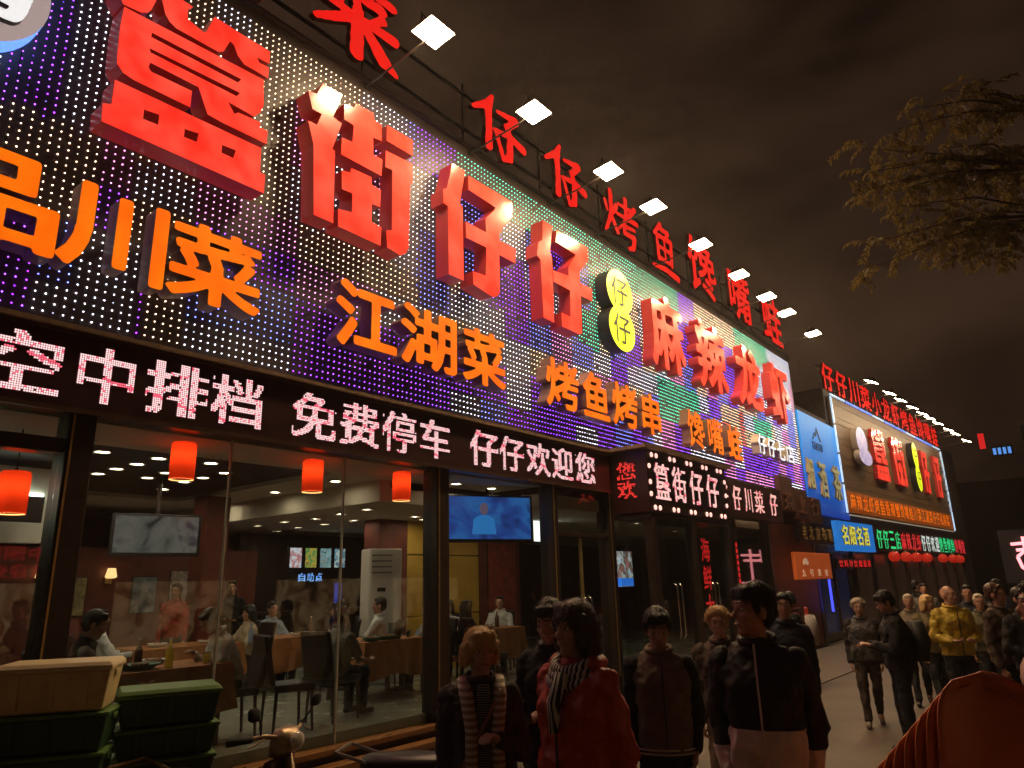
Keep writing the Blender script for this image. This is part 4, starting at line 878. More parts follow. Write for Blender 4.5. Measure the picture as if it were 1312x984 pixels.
fb(BS, obs, 'panel', (-.1, -1.8, 2.6), (.05, 1.95, 3.52), M('blue_sign_face', (.02, .15, .45), .4, emit=(.01, .16, .55), es=.8))
for i, ch in enumerate('名烟名酒'): flet(BS, obs, bold(ch, .02), -1.5 + i * .72, -.9 + i * .72, 2.78, 3.4, .052, .04, M('yellow_letter', (.7, .65, .1), .4, emit=(.75, .68, .06), es=.8), m_gold)
RN, orn = fempty('red_neon_strip', .1, -.4, 2.1, 'small red lit lettering strip under the blue tobacco sign', 'sign')
fb(RN, orn, 'backing', (-.1, -2.05, 2.06), (.0, 1.4, 2.36), m_black)
for i, ch in enumerate('饮料冷饮烟酒茶'): flet(RN, orn, bold(ch, .02), -1.95 + i * .47, -1.6 + i * .47, 2.1, 2.32, .003, .02, M('red_neon', (.5, .02, .02), .4, emit=(.9, .02, .02), es=.7), m_black)
for i, ly in enumerate((2.96, 4.54, 6.04, 7.69, 10.49, 12.49, 13.91)):
    p = Matrix.Translation((-6.3, 25.85, 0)) @ Matrix.Rotation(FR, 4, 'Z') @ Vector((.35, ly, 2.28))
    t = empty('hanging_lantern', p, 0, ('first', 'second', 'third', 'fourth', 'fifth', 'sixth', 'last')[i] + ' small red lantern from the left under the far ticker', 'lantern', 'red lanterns under the far ticker')
    MB().lathe([(.10, 0), (.17, .06), (.20, .16), (.17, .27), (.10, .33)], 14).build('shade', M('far_lantern', (.6, .03, .02), .5, emit=(.9, .03, .01), es=.28), t, smooth=True)
    MB().lathe([(.09, .33), (.09, .36), (.02, .37), (.015, .40)], 10).build('cap', m_gold, t)
    MB().lathe([(.02, -.2), (.035, -.1), (.02, 0)], 8).build('tassel', M('red_tassel', (.4, .03, .02), .7), t)
    MB().tube([(0, 0, .38), (-.35, 0, .42)], .012, 5).build('hook', m_dark, t)

# =================================================================== the end of the street
FE = empty('far_street_building', (0, 75, 0), 0, 'dark building closing the far end of the street', 'building')
MB().box((-22, 70, 0), (24, 82, 9)).build('wall', M('night_wall', (.03, .02, .016), .8, var=.3), FE, True)
MB().box((-3.2, 66, 8.5), (24, 70, 12.5)).build('upper_floors', M('night_wall', (.03, .02, .016), .8), FE, True)
mlw = M('far_lit_window', (.2, .2, .18), .4, emit=(.30, .24, .16), es=.3); mlb = M('far_blue_sign', (.05, .1, .3), .4, emit=(.12, .35, .9), es=.9)
for x, z, w, h, m_ in ((-2.9, 10.9, .9, 1.1, mlw), (-1.5, 10.4, .9, .9, mlw), (-2.0, 9.1, 1.6, .3, mlw), (.8, 10, 1.2, 1.5, mlw)): MB().box((x, 65.93, z), (x + w, 65.99, z + h)).build('window', m_, FE, True)
NS = empty('far_blue_sign', (-4.8, 65, 10), 0, 'tiny blue and red neon sign high on the far dark building', 'sign')
MB().box((-5.3, 65.8, 10.3), (-3.9, 65.9, 11.1)).build('panel', m_black, NS, True)
for i in range(4): MB().box((-5.2 + i * .32, 65.75, 10.45), (-5.0 + i * .32, 65.79, 10.95)).build('character', mlb, NS, True)
MB().box((-6.0, 65.75, 11.0), (-5.6, 65.79, 12.2)).build('character', M('red_neon', (.5, .02, .02), .4), NS, True)
# big red-white neon character at the right edge
RNS = empty('red_neon_character', (-2.2, 30, 1.6), 0, 'bright pinkish red neon character sign at the right edge of the street', 'sign')
mb = MB().box((-2.75, 30.05, 1.45), (-.6, 30.2, 3.2)); mb.build('backing', m_black, RNS, True)
m_neon = M('pink_neon', (.8, .3, .3), .3, emit=(1.0, .30, .33), es=2.2)
def neon(pts_): MB().tube([(x, 29.98, z) for x, z in pts_], .05, 8).build('tube', m_neon, RNS, True, smooth=True)
neon([(-2.42, 2.72), (-1.2, 2.78)]); neon([(-2.30, 2.52), (-1.3, 2.56)]); neon([(-2.05, 2.95), (-2.05, 2.5), (-2.3, 2.3)]); neon([(-2.30, 2.3), (-2.22, 1.95), (-2.1, 1.85)]); neon([(-2.1, 1.62), (-1.1, 1.66)]); neon([(-1.6, 3.0), (-1.6, 1.7)])
MB().tube([(-1.7, 30.12, 0), (-1.7, 30.12, 1.46)], .05, 8).build('post', m_dark, RNS, True)
# shops across the road: out of view, mirrored in the restaurant windows
M_OPP = screen_mat('opposite_window', [(.10, .04, .015), (.55, .28, .10), (1.0, .62, .30), (.30, .14, .05)], 1.6, .5, 2.2)  # window glow raised to light the people from the front
OPP = empty('opposite_shop_building', (9, 8, 0), 0, 'dark shop across the street, seen mirrored in the window', 'building')
MB().box((8, -8, 0), (14, 30, 6)).build('wall', M('opposite_wall', (.10, .07, .05), .8, var=.3), OPP, True)
for i in range(6): MB().box((7.95, -6 + i * 5, .4), (7.99, -2.5 + i * 5, 2.2)).build('window', M_OPP, OPP, True)
OPS = empty('opposite_red_ticker', (7.8, 6, 2.3), 0, 'two-line red ticker across the street, mirrored in the left window', 'ticker')
MB().box((7.8, 3.2, 2.25), (7.94, 7.2, 3.15)).build('housing', m_black, OPS, True)
items = [(c, 3.4 + i * .52, 3.84 + i * .52, 2.74, 3.08) for i, c in enumerate('中国网红店')] + [(c, 3.4 + i * .42, 3.76 + i * .42, 2.32, 2.66) for i, c in enumerate('欢迎光临2100')]
p_, c_ = led_text(items, 0, .03, base=(1, .03, .03), alt=(.7, .02, .02))
o = link('led_text', led_mesh([(0, -y, z) for _, y, z in p_] if False else p_, c_, .026, 'led_text'), attr_emit('opposite_led', 1.2), OPS); o.matrix_parent_inverse = OPS.matrix_basis.inverted(); o.matrix_basis = Matrix.Translation((7.79, 10.6, 0)) @ Matrix.Rotation(math.pi, 4, 'Z'); o['kind'] = 'stuff'

# =================================================================== people
m_skin = M('skin', (.46, .25, .17), .55, var=.16, vs=38, bump=.35, bs=160)
m_skin2 = M('skin_fair', (.55, .31, .22), .55, var=.16, vs=38, bump=.35, bs=160)
_CL = bpy.data.textures.new('cloth_folds', 'CLOUDS'); _CL.noise_scale = .085; _CL.noise_depth = 2
_HR = bpy.data.textures.new('hair_locks', 'CLOUDS'); _HR.noise_scale = .03; _HR.noise_depth = 2
def grow(mb, voxel, smooth=3, disp=0.0, tex=None, name='body'):
    """fuse overlapping closed shapes into one continuous skin"""
    o = bpy.data.objects.new(name, mb.mesh(name)); COL.objects.link(o)
    r = o.modifiers.new('r', 'REMESH'); r.mode = 'VOXEL'; r.voxel_size = voxel; r.use_smooth_shade = True
    if smooth: s = o.modifiers.new('s', 'SMOOTH'); s.iterations = smooth; s.factor = .5
    if disp: d = o.modifiers.new('d', 'DISPLACE'); d.texture = tex or _CL; d.strength = disp; d.mid_level = .5; d.texture_coords = 'LOCAL'
    dg = bpy.context.evaluated_depsgraph_get(); me = bpy.data.meshes.new_from_object(o.evaluated_get(dg)); me.name = name
    old = o.data; bpy.data.objects.remove(o); bpy.data.meshes.remove(old)
    me.materials.clear(); me.polygons.foreach_set('use_smooth', [True] * len(me.polygons)); return me
def V3(*a): return Vector(a)
ARMS = {  # elbow offset from shoulder, wrist offset from elbow (s = side, +1 the person's right)
 'down': ((.035, -.03, -.28), (.0, .07, -.245)), 'swing': ((.035, -.10, -.27), (.0, .06, -.25)), 'fwd': ((.03, .10, -.26), (.0, .14, -.21)),
 'phone': ((.04, .06, -.28), (-.12, .22, .05)), 'chest': ((.06, .02, -.28), (-.17, .18, .10)), 'table': ((.06, .16, -.24), (-.06, .24, .02)),
 'reach': ((.05, .24, -.14), (-.02, .25, .0)), 'pocket': ((.045, -.06, -.27), (-.035, .10, -.21)), 'belly': ((.10, -.01, -.27), (-.15, .20, -.03)), 'mouth': ((.08, .12, -.22), (-.16, .12, .20))}
def strands(hme, hm, parent, HD, n, style):
    """loose tapering locks lying over the hair"""
    rr = random.Random(n + len(hme.polygons)); polys = hme.polygons; V = []; F = []; c = HD @ Vector((0, -.01, 1.6)); up = (HD.to_3x3() @ Vector((0, 0, 1))); fw = HD.to_3x3() @ Vector((0, 1, 0))
    for _ in range(n):
        p = polys[rr.randrange(len(polys))]; o = p.center.copy(); nrm = p.normal.copy()
        g = -up if style != 'curly' else Vector((rr.gauss(0, 1), rr.gauss(0, 1), rr.gauss(0, 1)))
        if nrm.dot(up) > .75: g = (fw * rr.uniform(-1, 1.2) + (o - c) * 8)
        d = g - nrm * g.dot(nrm)
        if d.length < .05: continue
        d.normalize(); d = (d + Vector((rr.gauss(0, .22), rr.gauss(0, .22), rr.gauss(0, .1)))).normalized(); s_ = d.cross(nrm).normalized(); L_ = rr.uniform(.025, .06); w = rr.uniform(.0012, .0026); k = len(V); o = o - d * L_ * .4
        for i, (a, lift) in enumerate(((0, .001), (.5, .007), (1, .004))):
            q = o + d * L_ * a + nrm * (lift + rr.uniform(0, .003)); ww = w * (1, .9, .15)[i]; V += [tuple(q - s_ * ww), tuple(q + s_ * ww)]
        F += [(k, k + 1, k + 3, k + 2), (k + 2, k + 3, k + 5, k + 4)]
    me = bpy.data.meshes.new('hair_strands'); me.from_pydata(V, [], F); me.update(); o_ = link('hair_strands', me, hm, parent); o_['kind'] = 'stuff'
def person(label, loc, h, face, arms=('down', 'down'), legs='stand', top=None, sleeves=None, pants=None, shoes=None, hair=('short', None), skin=None, voxel=.013, lean=0.0, hy=0.0, hp=0.0, hem=.86, bulk=1.0, extras=None, short_sleeve=False, group=None, hood=False):
    s = h / 1.70; t = empty('person', loc, math.radians(face) - math.pi / 2, label, 'person', group); t.scale = (s, s, s)
    sk = skin or m_skin; top = top or M('black_cloth', (.012, .011, .012), .85); pants = pants or M('dark_trousers', (.014, .014, .018), .85); shoes = shoes or M('dark_shoes', (.02, .018, .016), .5)
    seat = legs == 'sit'; dz = -.43 if seat else 0.0
    LN = Matrix.Translation((0, 0, .95 + dz)) @ Matrix.Rotation(math.radians(-lean), 4, 'X') @ Matrix.Translation((0, 0, -.95))
    HD = LN @ Matrix.Translation((0, 0, 1.47)) @ Matrix.Rotation(math.radians(hy), 4, 'Z') @ Matrix.Rotation(math.radians(-hp), 4, 'X') @ Matrix.Translation((0, 0, -1.47))
    L = lambda *a: LN @ Vector(a); Hd = lambda *a: HD @ Vector(a)
    fine = voxel < .01
    body = MB(); cl = MB(); sl = MB(); pt = MB(); sh = []; hr = MB()
    # torso and head
    body.ell((0, 0, .95), (.15, .10, .12), LN); body.ell((0, 0, 1.10), (.13, .09, .16), LN); body.ell((0, 0, 1.27), (.155, .10, .17), LN)
    body.cap(L(-.11, 0, 1.365), L(.11, 0, 1.365), .04, .04); body.cap(L(0, -.005, 1.40), Hd(0, .005, 1.52), .054, .05)
    body.ell((0, -.005, 1.60), (.074, .092, .096), HD); body.ell((0, .025, 1.54), (.058, .068, .078), HD); body.ell((0, .062, 1.483), (.028, .026, .022), HD)
    body.cap(Hd(0, .088, 1.59), Hd(0, .106, 1.556), .008, .014); body.cap(Hd(-.036, .078, 1.612), Hd(.036, .078, 1.612), .014, .014)
    body.cap(Hd(-.018, .086, 1.519), Hd(.018, .086, 1.519), .008, .008)
    for q in (-1, 1): body.ell((q * .074, -.008, 1.568), (.011, .022, .032), HD); body.ell((q * .04, .06, 1.556), (.022, .022, .02), HD)
    b = bulk
    cl.loft([(0, -.0, hem, .158 * b, .118 * b), (0, 0, hem + .03, .166 * b, .125 * b), (0, 0, 1.0, .164 * b, .124 * b), (0, 0, 1.12, .160 * b, .120 * b), (0, .005, 1.24, .172 * b, .128 * b), (0, 0, 1.32, .178 * b, .112 * b), (0, -.005, 1.375, .168, .092), (0, -.005, 1.41, .128, .080), (0, -.005, 1.435, .082, .072), (0, -.005, 1.455, .066, .066)], 24, LN)
    # arms and hands
    slv = []
    for q, pose in ((1, arms[0]), (-1, arms[1])):
        sl = MB(); slv.append(sl)
        a, w = ARMS[pose] if isinstance(pose, str) else pose
        S = V3(q * .165, 0, 1.345); E = S + V3(q * a[0], a[1], a[2]); Wp = E + V3(q * w[0], w[1], w[2])
        S, E, Wp = LN @ S, LN @ E, LN @ Wp
        body.cap(S, E, .038, .036); body.cap(E, Wp, .038, .026)
        d = (Wp - E).normalized(); side = d.cross(V3(0, 0, 1)); side = side.normalized() if side.length > .2 else V3(0, 1, 0).cross(d).normalized()
        if abs(d.z) > .8: side = (LN.to_3x3() @ V3(0, 1, 0)); side = (side - d * side.dot(d)).normalized()
        nrm = d.cross(side).normalized()
        if nrm.dot(V3(-q, .3, 0)) < 0: nrm = -nrm
        palm = Wp + d * .07
        for k in (-1, 0, 1): body.cap(Wp + side * .012 * k, palm + side * .024 * k, .016, .015, 8)
        r = .0095 if fine else .012
        for k, ln in ((-1.5, .060), (-.5, .072), (.5, .076), (1.5, .068)):
            p0 = palm + side * (.019 * k); p1 = p0 + (d * .82 + nrm * .45) * ln * .55; p2 = p1 + (d * .35 + nrm * .9) * ln * .5
            body.cap(p0, p1, r, r * .95, 8); body.cap(p1, p2, r * .95, r * .8, 8)
        th = Wp + d * .03 + side * .026; t1 = th + (side * .7 + d * .6 + nrm * .3) * .035; body.cap(th, t1, .0125, .011, 8); body.cap(t1, t1 + (d * .9 + nrm * .5) * .03, .011, .009, 8)
        if short_sleeve: sl.cap(S, S.lerp(E, .72), .062 * b, .058 * b)
        else:
            sl.cap(S, E, .064 * b, .054 * b); sl.cap(E, E.lerp(Wp, .86), .051 * b, .041 * b); sl.cap(E.lerp(Wp, .8), E.lerp(Wp, .93), .042, .038)
    # legs
    for q in (-1, 1):
        if seat: Hp = V3(q * .09, .0, .92 + dz); K = V3(q * .11, .42, .50); A = V3(q * .11, .40, .09)
        elif legs == 'walk': Hp = V3(q * .085, 0, .90); K = V3(q * .09, .10 if q > 0 else .0, .49); A = V3(q * .08, .20 if q > 0 else -.24, .09 if q > 0 else .13)
        else: Hp = V3(q * .09, 0, .90); K = V3(q * .10, .02, .49); A = V3(q * .11, -.01, .08)
        body.cap(Hp, K, .075, .05); body.cap(K, A, .048, .032); body.cap(A + V3(0, -.02, -.03), A + V3(q * .01, .14, -.045), .034, .026)
        pt.cap(Hp, K, .094, .07); pt.cap(K, A + V3(0, 0, .02), .07, .056)
        tilt = V3(0, 0, 0) if legs != 'walk' or q > 0 else V3(0, 0, -.05)
        sh.append(MB()); sh[-1].cap(A + V3(0, -.035, -.036), A + V3(q * .012, .16, -.045) + tilt, .042, .036); sh[-1].cap(A + V3(0, -.02, -.02), A + V3(0, -.02, .04), .042, .042)
    pt.loft([(0, 0, .80 + dz, .14, .11), (0, 0, .90 + dz, .165, .118), (0, 0, 1.02 + dz, .15, .105)], 18)
    bo = link('body', grow(body, voxel, 2), sk, t)
    same = sleeves is None
    for m_ in (top, sleeves, pants):
        if m_ is not None: creases(m_)
    if same:
        for sl in slv: n0 = len(cl.v); cl.v += sl.v; cl.f += [tuple(i + n0 for i in f) for f in sl.f]
    tm = grow(cl, max(voxel, .011), 4, .050, name='jacket'); to = link('jacket', tm, top, t)
    if not same:
        for x_ in slv: link('sleeve', grow(x_, max(voxel, .011), 3, .042, name='sleeve'), sleeves, t)
    link('trousers', grow(pt, max(voxel, .013), 3, .036, name='trousers'), pants, t)
    [link('shoe', grow(x_, max(voxel, .013), 2, name='shoe'), shoes, t) for x_ in sh]
    # collar
    col = MB(); ring = [L(.078 * math.cos(k * math.pi / 8), -.005 + .075 * math.sin(k * math.pi / 8), 1.452 - .018 * math.sin(k * math.pi / 8)) for k in range(17)]
    if hood:
        hb = MB()
        for k in range(9): a = math.pi + k * math.pi / 8; hb.ell(tuple(L(.105 * math.cos(a), .0 + .10 * math.sin(a), 1.43)), (.05, .05, .045))
        link('hood', grow(hb, .013, 3, .012, name='hood'), top if same else sleeves, t)
    else: col.tube(ring, .017, 6, False); link('collar', col.mesh('collar', True), top, t)
    # hair
    style, hm = hair; hm = hm or M('black_hair', (.012, .009, .008), .5, bump=.4, bs=60)
    if style != 'bald':
        hr.ell((0, -.020, 1.625), (.081, .092, .087), HD); hr.ell((0, -.045, 1.585), (.077, .064, .082), HD); hr.cap(Hd(-.036, .052, 1.668), Hd(.036, .052, 1.668), .024, .024)
        for q in (-1, 1): hr.cap(Hd(q * .072, .02, 1.62), Hd(q * .074, .012, 1.575), .016, .010)
        if style == 'fringe': [hr.cap(Hd(.05 * k, .060, 1.672), Hd(.052 * k + .008, .080 - .012 * abs(k), 1.636 + .008 * (j % 2)), .015, .008) for j, k in enumerate((-1, -.66, -.33, 0, .33, .66, 1))]
        if style in ('bob', 'long', 'bowl'):
            low = 1.475 if style == 'bob' else 1.535 if style == 'bowl' else 1.30; hr.ell((0, -.012, 1.622), (.092, .099, .093), HD)
            for k in range(9):
                a = math.pi * (1.0 + k / 8); hr.cap(Hd(.076 * math.cos(a), -.012 + .075 * math.sin(a), 1.60), Hd(.088 * math.cos(a), -.012 + .08 * math.sin(a), low), .034, .026)
            for q in (-1, 1): hr.cap(Hd(q * .078, .030, 1.62), Hd(q * .080, .036, low + .03), .024, .016)
            [hr.cap(Hd(.05 * k, .058, 1.674), Hd(.062 * k, .086 - .018 * abs(k), 1.622 - .010 * abs(k)), .020, .011) for k in (-1, -.6, -.2, .2, .6, 1)]
        if style == 'pony': hr.cap(Hd(0, -.10, 1.62), Hd(0, -.15, 1.45), .035, .018)
        if style == 'curly':
            rr = random.Random(5)
            for k in range(46):
                a = rr.uniform(0, 6.28); e = rr.uniform(-.1, 1.4); x, y, z = .088 * math.cos(e) * math.cos(a), .098 * math.cos(e) * math.sin(a) - .012, .09 * math.sin(e) + 1.615
                if y > .05 and z < 1.65: continue
                hr.ell((x, y, z), (.026, .026, .024), HD, 8, 6)
        hme = grow(hr, min(voxel, .011), 2, .012, _HR, 'hair'); ho_ = link('hair', hme, hm, t)
        if voxel < .0125: strands(hme, hm, ho_, HD, 1500 if voxel < .01 else 700, style)
    if style == 'bald': pass
    # eyes, brows
    if voxel < .0125:
        em_ = M('eye', (.02, .015, .012), .15); ew = M('eye_white', (.6, .55, .5), .3)
        for q in (-1, 1):
            e = MB(); e.ell((q * .032, .0755, 1.587), (.014, .012, .0085), HD, 10, 8); eo = e.build('eye', ew, t, smooth=True); p = MB(); p.ell((q * .032, .0845, 1.587), (.0062, .0045, .0064), HD, 8, 6); p.build('iris', em_, eo, smooth=True)
            bw = MB(); bw.cap(Hd(q * .016, .092, 1.618), Hd(q * .05, .080, 1.618), .0045, .003, 6); bw.build('eyebrow', hm, t, smooth=True)
        lp = MB(); lp.cap(Hd(-.018, .0905, 1.520), Hd(.018, .0905, 1.520), .0055, .0055, 6); lp.build('lips', M('lips', (.38, .13, .11), .45), t, smooth=True)
    if extras: extras(t, L, Hd)
    return t
def held_phone(p, label):
    rz = p.rotation_euler.z; s = p.scale[0]; d = Matrix.Rotation(rz, 3, 'Z') @ Vector((0, .365 * s, 1.10 * s)); return phone(Vector(p.location) + d, rz + math.pi, 40, label)
def phone(loc, rz, tilt, label):
    t = empty('smartphone', loc, rz, label, 'phone'); t.rotation_euler = (math.radians(tilt), 0, rz)
    MB().box((-.037, -.004, 0), (.037, .004, .15)).build('case', m_black, t, bevel=.003)
    MB().box((-.034, .0042, .005), (.034, .005, .145)).build('screen', M('phone_screen', (.1, .12, .15), .2, emit=(.35, .42, .55), es=.5), t); return t

blonde = M('blonde_hair', (.72, .48, .20), .5, var=.25, vs=25, bump=.5, bs=70); brownh = M('brown_hair', (.07, .03, .016), .45, var=.25, vs=20, bump=.5, bs=70); greyh = M('pale_grey_hair', (.5, .43, .32), .6, var=.2, bump=.4, bs=60); gingerh = M('light_blond_hair', (.58, .36, .14), .55, var=.2, bump=.5, bs=60)
c_black = M('black_cloth', (.012, .011, .012), .85, bump=.7, bs=13); c_navy = M('navy_cloth', (.014, .016, .03), .85, bump=.7, bs=13); c_grey = M('grey_cloth', (.12, .11, .105), .85, var=.15, bump=.7, bs=13); c_white = M('white_shirt', (.66, .66, .66), .75, var=.08, bump=.6, bs=13); c_red = M('red_rain_jacket', (.46, .05, .02), .45, var=.2, bump=.8, bs=11); c_yellow = M('yellow_jacket', (.50, .36, .03), .6, var=.12, bump=.7, bs=13); c_brown = M('brown_jacket', (.09, .06, .042), .8, var=.2, bump=.7, bs=13); c_taupe = M('taupe_wool', (.17, .125, .10), .9, var=.12, bump=.7, bs=14); c_olive = M('olive_camouflage', (.10, .095, .05), .85, var=.7, vs=11)
CAMDIR = lambda x, y: math.degrees(math.atan2(-y, -x))   # heading that faces the viewer
NEAR = .0085
# --- A: blonde woman in a striped cardigan
def exA(t, L, Hd):
    ins = MB(); ins.loft([(0, .118, .90, .075, .025), (0, .120, 1.10, .06, .025), (0, .122, 1.28, .05, .022), (0, .105, 1.42, .03, .02)], 12); ins.build('tshirt', stripes('tee_print', (.012, .012, .014), (.35, .33, .30), 26, 'Z', thresh=.82), t, smooth=True)
    st = MB(); st.tube([L(-.10, .11, 1.40), L(.02, .155, 1.20), L(.14, .12, .98)], .011, 6); st.build('bag_strap', M('tan_strap', (.34, .18, .10), .5), t, smooth=True)
    sh_ = MB(); sh_.tube([L(.1, .0, 1.44), L(.09, .10, 1.36), L(.07, .14, 1.2), L(.075, .14, .95)], [.035, .04, .036, .034], 8); sh_.tube([L(-.1, .0, 1.44), L(-.09, .10, 1.36), L(-.07, .14, 1.2), L(-.075, .14, .95)], [.035, .04, .036, .034], 8); sh_.build('cardigan_edge', stripes('cardigan_stripe', (.30, .22, .17), (.62, .52, .42), 9, 'Z'), t, smooth=True)
person('short-haired blonde woman in a pale striped cardigan, hand raised to her chest', (-2.72, 3.09, 0), 1.62, CAMDIR(-2.72, 3.09) + 8, ('down', 'chest'), 'stand', M('cardigan_body', (.05, .035, .035), .85, var=.3), hair=('bowl', blonde), skin=m_skin2, voxel=NEAR, hy=10, extras=exA, bulk=1.06)
# --- B: woman in a red rain jacket and patterned scarf
def exB(t, L, Hd):
    sc_ = MB()
    for k in range(3):
        pts_ = [L((.10 + .012 * k) * math.cos(a), -.005 + (.095 + .012 * k) * math.sin(a), 1.455 - .03 * k - .05 * max(0, math.sin(a))) for a in [j * math.pi / 9 for j in range(19)]]
        sc_.tube(pts_, .026, 8, False)
    sc_.tube([L(-.02, .12, 1.40), L(-.01, .165, 1.28), L(.0, .165, 1.16)], [.03, .034, .02], 8); sc_.build('scarf', stripes('scarf_print', (.02, .018, .02), (.55, .50, .42), 16, 'DIAGONAL' if False else 'X', thresh=.45), t, smooth=True)
    z = MB(); z.tube([L(.0, .152, 1.15), L(.0, .148, 1.0), L(.0, .142, .84)], .006, 5); z.build('zip', m_black, t)
person('brown-bobbed woman in a red rain jacket with a black and white scarf', (-2.06, 3.03, 0), 1.76, CAMDIR(-2.06, 3.03) - 42, ('down', 'pocket'), 'stand', c_red, hair=('bob', brownh), voxel=NEAR, hy=-6, extras=exB, bulk=1.12, hem=.74, hood=True)
# --- C: dark-haired person behind the two women
held_phone(person('dark-haired person in black standing behind the two women, looking down at a phone', (-2.69, 3.72, 0), 1.76, CAMDIR(-2.69, 3.6) - 25, ('phone', 'phone'), 'stand', c_black, hair=('fringe', None), voxel=.012, hp=18), 'lit smartphone held by the dark-haired person behind the two women')
# --- D: youth in a varsity jacket
def exD(t, L, Hd):
    cf = MB(); 
    for z in (.862, .885): cf.tube([L(.19 * math.cos(a), .135 * math.sin(a), z) for a in [j * math.pi / 12 for j in range(25)]], .006, 5, False)
    cf.build('hem_stripe', M('cream_rib', (.55, .48, .36), .8), t)
    z = MB(); z.tube([L(0, .15, 1.4), L(0, .15, .9)], .005, 5); z.build('button_line', m_black, t)
person('young man in a taupe varsity jacket with black sleeves, head bowed', (-2.31, 4.33, 0), 1.68, CAMDIR(-2.31, 4.33) + 4, ('down', 'pocket'), 'walk', c_taupe, sleeves=c_black, hair=('fringe', None), voxel=NEAR, hp=16, extras=exD, bulk=1.04)
# --- E: curly blonde woman behind
person('older woman with curly blonde hair in a brown jacket, seen between the two young men', (-2.52, 5.76, 0), 1.62, CAMDIR(-2.52, 5.76), ('down', 'fwd'), 'walk', c_brown, hair=('curly', gingerh), skin=m_skin2, voxel=.011, bulk=1.15, pants=M('beige_trousers', (.24, .17, .11), .85))
# --- F: young man in black and white jacket
def exF(t, L, Hd):
    z = MB(); z.tube([L(0, .16, 1.44), L(.0, .168, 1.25), L(.0, .162, 1.05), L(0, .16, .84)], .0055, 6); z.build('zip', M('pale_zip', (.55, .5, .45), .4), t)
person('young man in a black jacket with a white lower half, head turned to the side', (-1.45, 3.76, 0), 1.82, CAMDIR(-1.45, 3.76) - 6, ('pocket', 'pocket'), 'walk', split_z('two_tone_jacket', (.74, .68, .62), (.012, .011, .012), 1.075), sleeves=split_z('two_tone_sleeve', (.70, .64, .58), (.012, .011, .012), .99), hair=('fringe', None), voxel=NEAR, hy=-58, extras=exF, bulk=1.06, hem=.80)
# --- G, H: two people by the shop
person('man with short hair in a dark jacket behind the youth in black and white', (-2.49, 7.23, 0), 1.70, CAMDIR(-2.49, 7.23), ('down', 'down'), 'stand', c_navy, hair=('short', None), voxel=.012)
def exH(t, L, Hd):
    bp = MB(); bp.loft([(0, -.2, 1.0, .13, .07), (0, -.22, 1.2, .14, .08), (0, -.2, 1.38, .11, .06)], 14); bp.build('backpack', M('pale_backpack', (.4, .38, .36), .7), t, smooth=True)
held_phone(person('person in dark red with a pale backpack, looking at a phone near the red notice', (-3.45, 10.4, 0), 1.66, 200, ('phone', 'phone'), 'stand', M('dark_red_cloth', (.07, .012, .012), .8), sleeves=c_black, hair=('fringe', None), voxel=.013, hp=25, extras=exH), 'lit smartphone held by the person with the pale backpack')
# --- I: older woman walking towards us
person('older grey-haired woman in a dark cardigan over a grey top, walking towards the viewer', (-2.68, 10.65, 0), 1.54, CAMDIR(-2.68, 10.65), ('down', 'down'), 'walk', M('charcoal_top', (.09, .085, .085), .85), sleeves=M('dark_cardigan', (.03, .025, .024), .85), hair=('curly', greyh), skin=m_skin2, voxel=.012, bulk=1.22, pants=M('brown_trousers', (.05, .035, .028), .85), shoes=M('pale_shoes', (.25, .2, .16), .6))
# --- J: man in black with backpack
def exJ(t, L, Hd):
    bp = MB(); bp.loft([(0, -.21, .95, .15, .09), (0, -.24, 1.15, .16, .11), (0, -.22, 1.36, .13, .08)], 14); bp.build('backpack', M('black_backpack', (.016, .015, .016), .6), t, smooth=True)
held_phone(person('dark-haired man in black with a backpack, head bent over his phone', (-1.98, 9.2, 0), 1.68, 205, ('phone', 'phone'), 'stand', c_black, hair=('fringe', None), voxel=.012, hp=28, extras=exJ, bulk=1.15), 'lit smartphone held by the man in black with the backpack')
# --- K: bald man in yellow
def exK(t, L, Hd):
    z = MB(); z.tube([L(0, .152, 1.42), L(0, .158, 1.2), L(0, .15, .86)], .006, 5); z.build('zip', m_black, t)
person('bald man in a bright yellow jacket with his hands at his waist', (-1.66, 10.94, 0), 1.69, CAMDIR(-1.66, 10.94) + 25, ('belly', 'belly'), 'stand', c_yellow, hair=('bald', None), skin=m_skin2, voxel=.012, extras=exK, bulk=1.15, hy=28)
# --- crowd further back
crowd = [('person in a pale flat cap behind the man with the backpack', -2.45, 12.6, 1.55, 0, M('beige_coat', (.2, .16, .11), .85), ('short', greyh)),
 ('blonde person in an olive top just left of the man in yellow', -2.1, 12.0, 1.55, 20, M('olive_top', (.16, .13, .06), .85), ('bob', blonde)),
 ('dark-haired man right behind the shoulder of the man in yellow', -1.74, 13.2, 1.66, 0, c_navy, ('short', None)),
 ('grey-haired person in olive camouflage right of the man in yellow', -1.5, 12.3, 1.55, 10, c_olive, ('short', greyh)),
 ('tall person in brown at the right of the crowd, facing left', -1.05, 10.0, 1.72, 60, c_brown, ('short', brownh)),
 ('person in dark clothes holding something pale at the right edge of the crowd', -.78, 9.6, 1.68, 40, c_black, ('fringe', None)),
 ('person half hidden behind the man in yellow, face turned left', -1.98, 12.9, 1.62, 40, M('maroon_cloth', (.08, .02, .018), .85), ('short', brownh)),
 ('distant figure in grey near the far shop lanterns', -2.9, 16.5, 1.66, 0, c_grey, ('short', None)),
 ('distant figure in black near the porch of the second restaurant', -3.4, 18.5, 1.7, 120, c_black, ('short', None)),
 ('distant person in navy at the back of the crowd', -1.55, 15.2, 1.72, 10, c_navy, ('bob', None))]
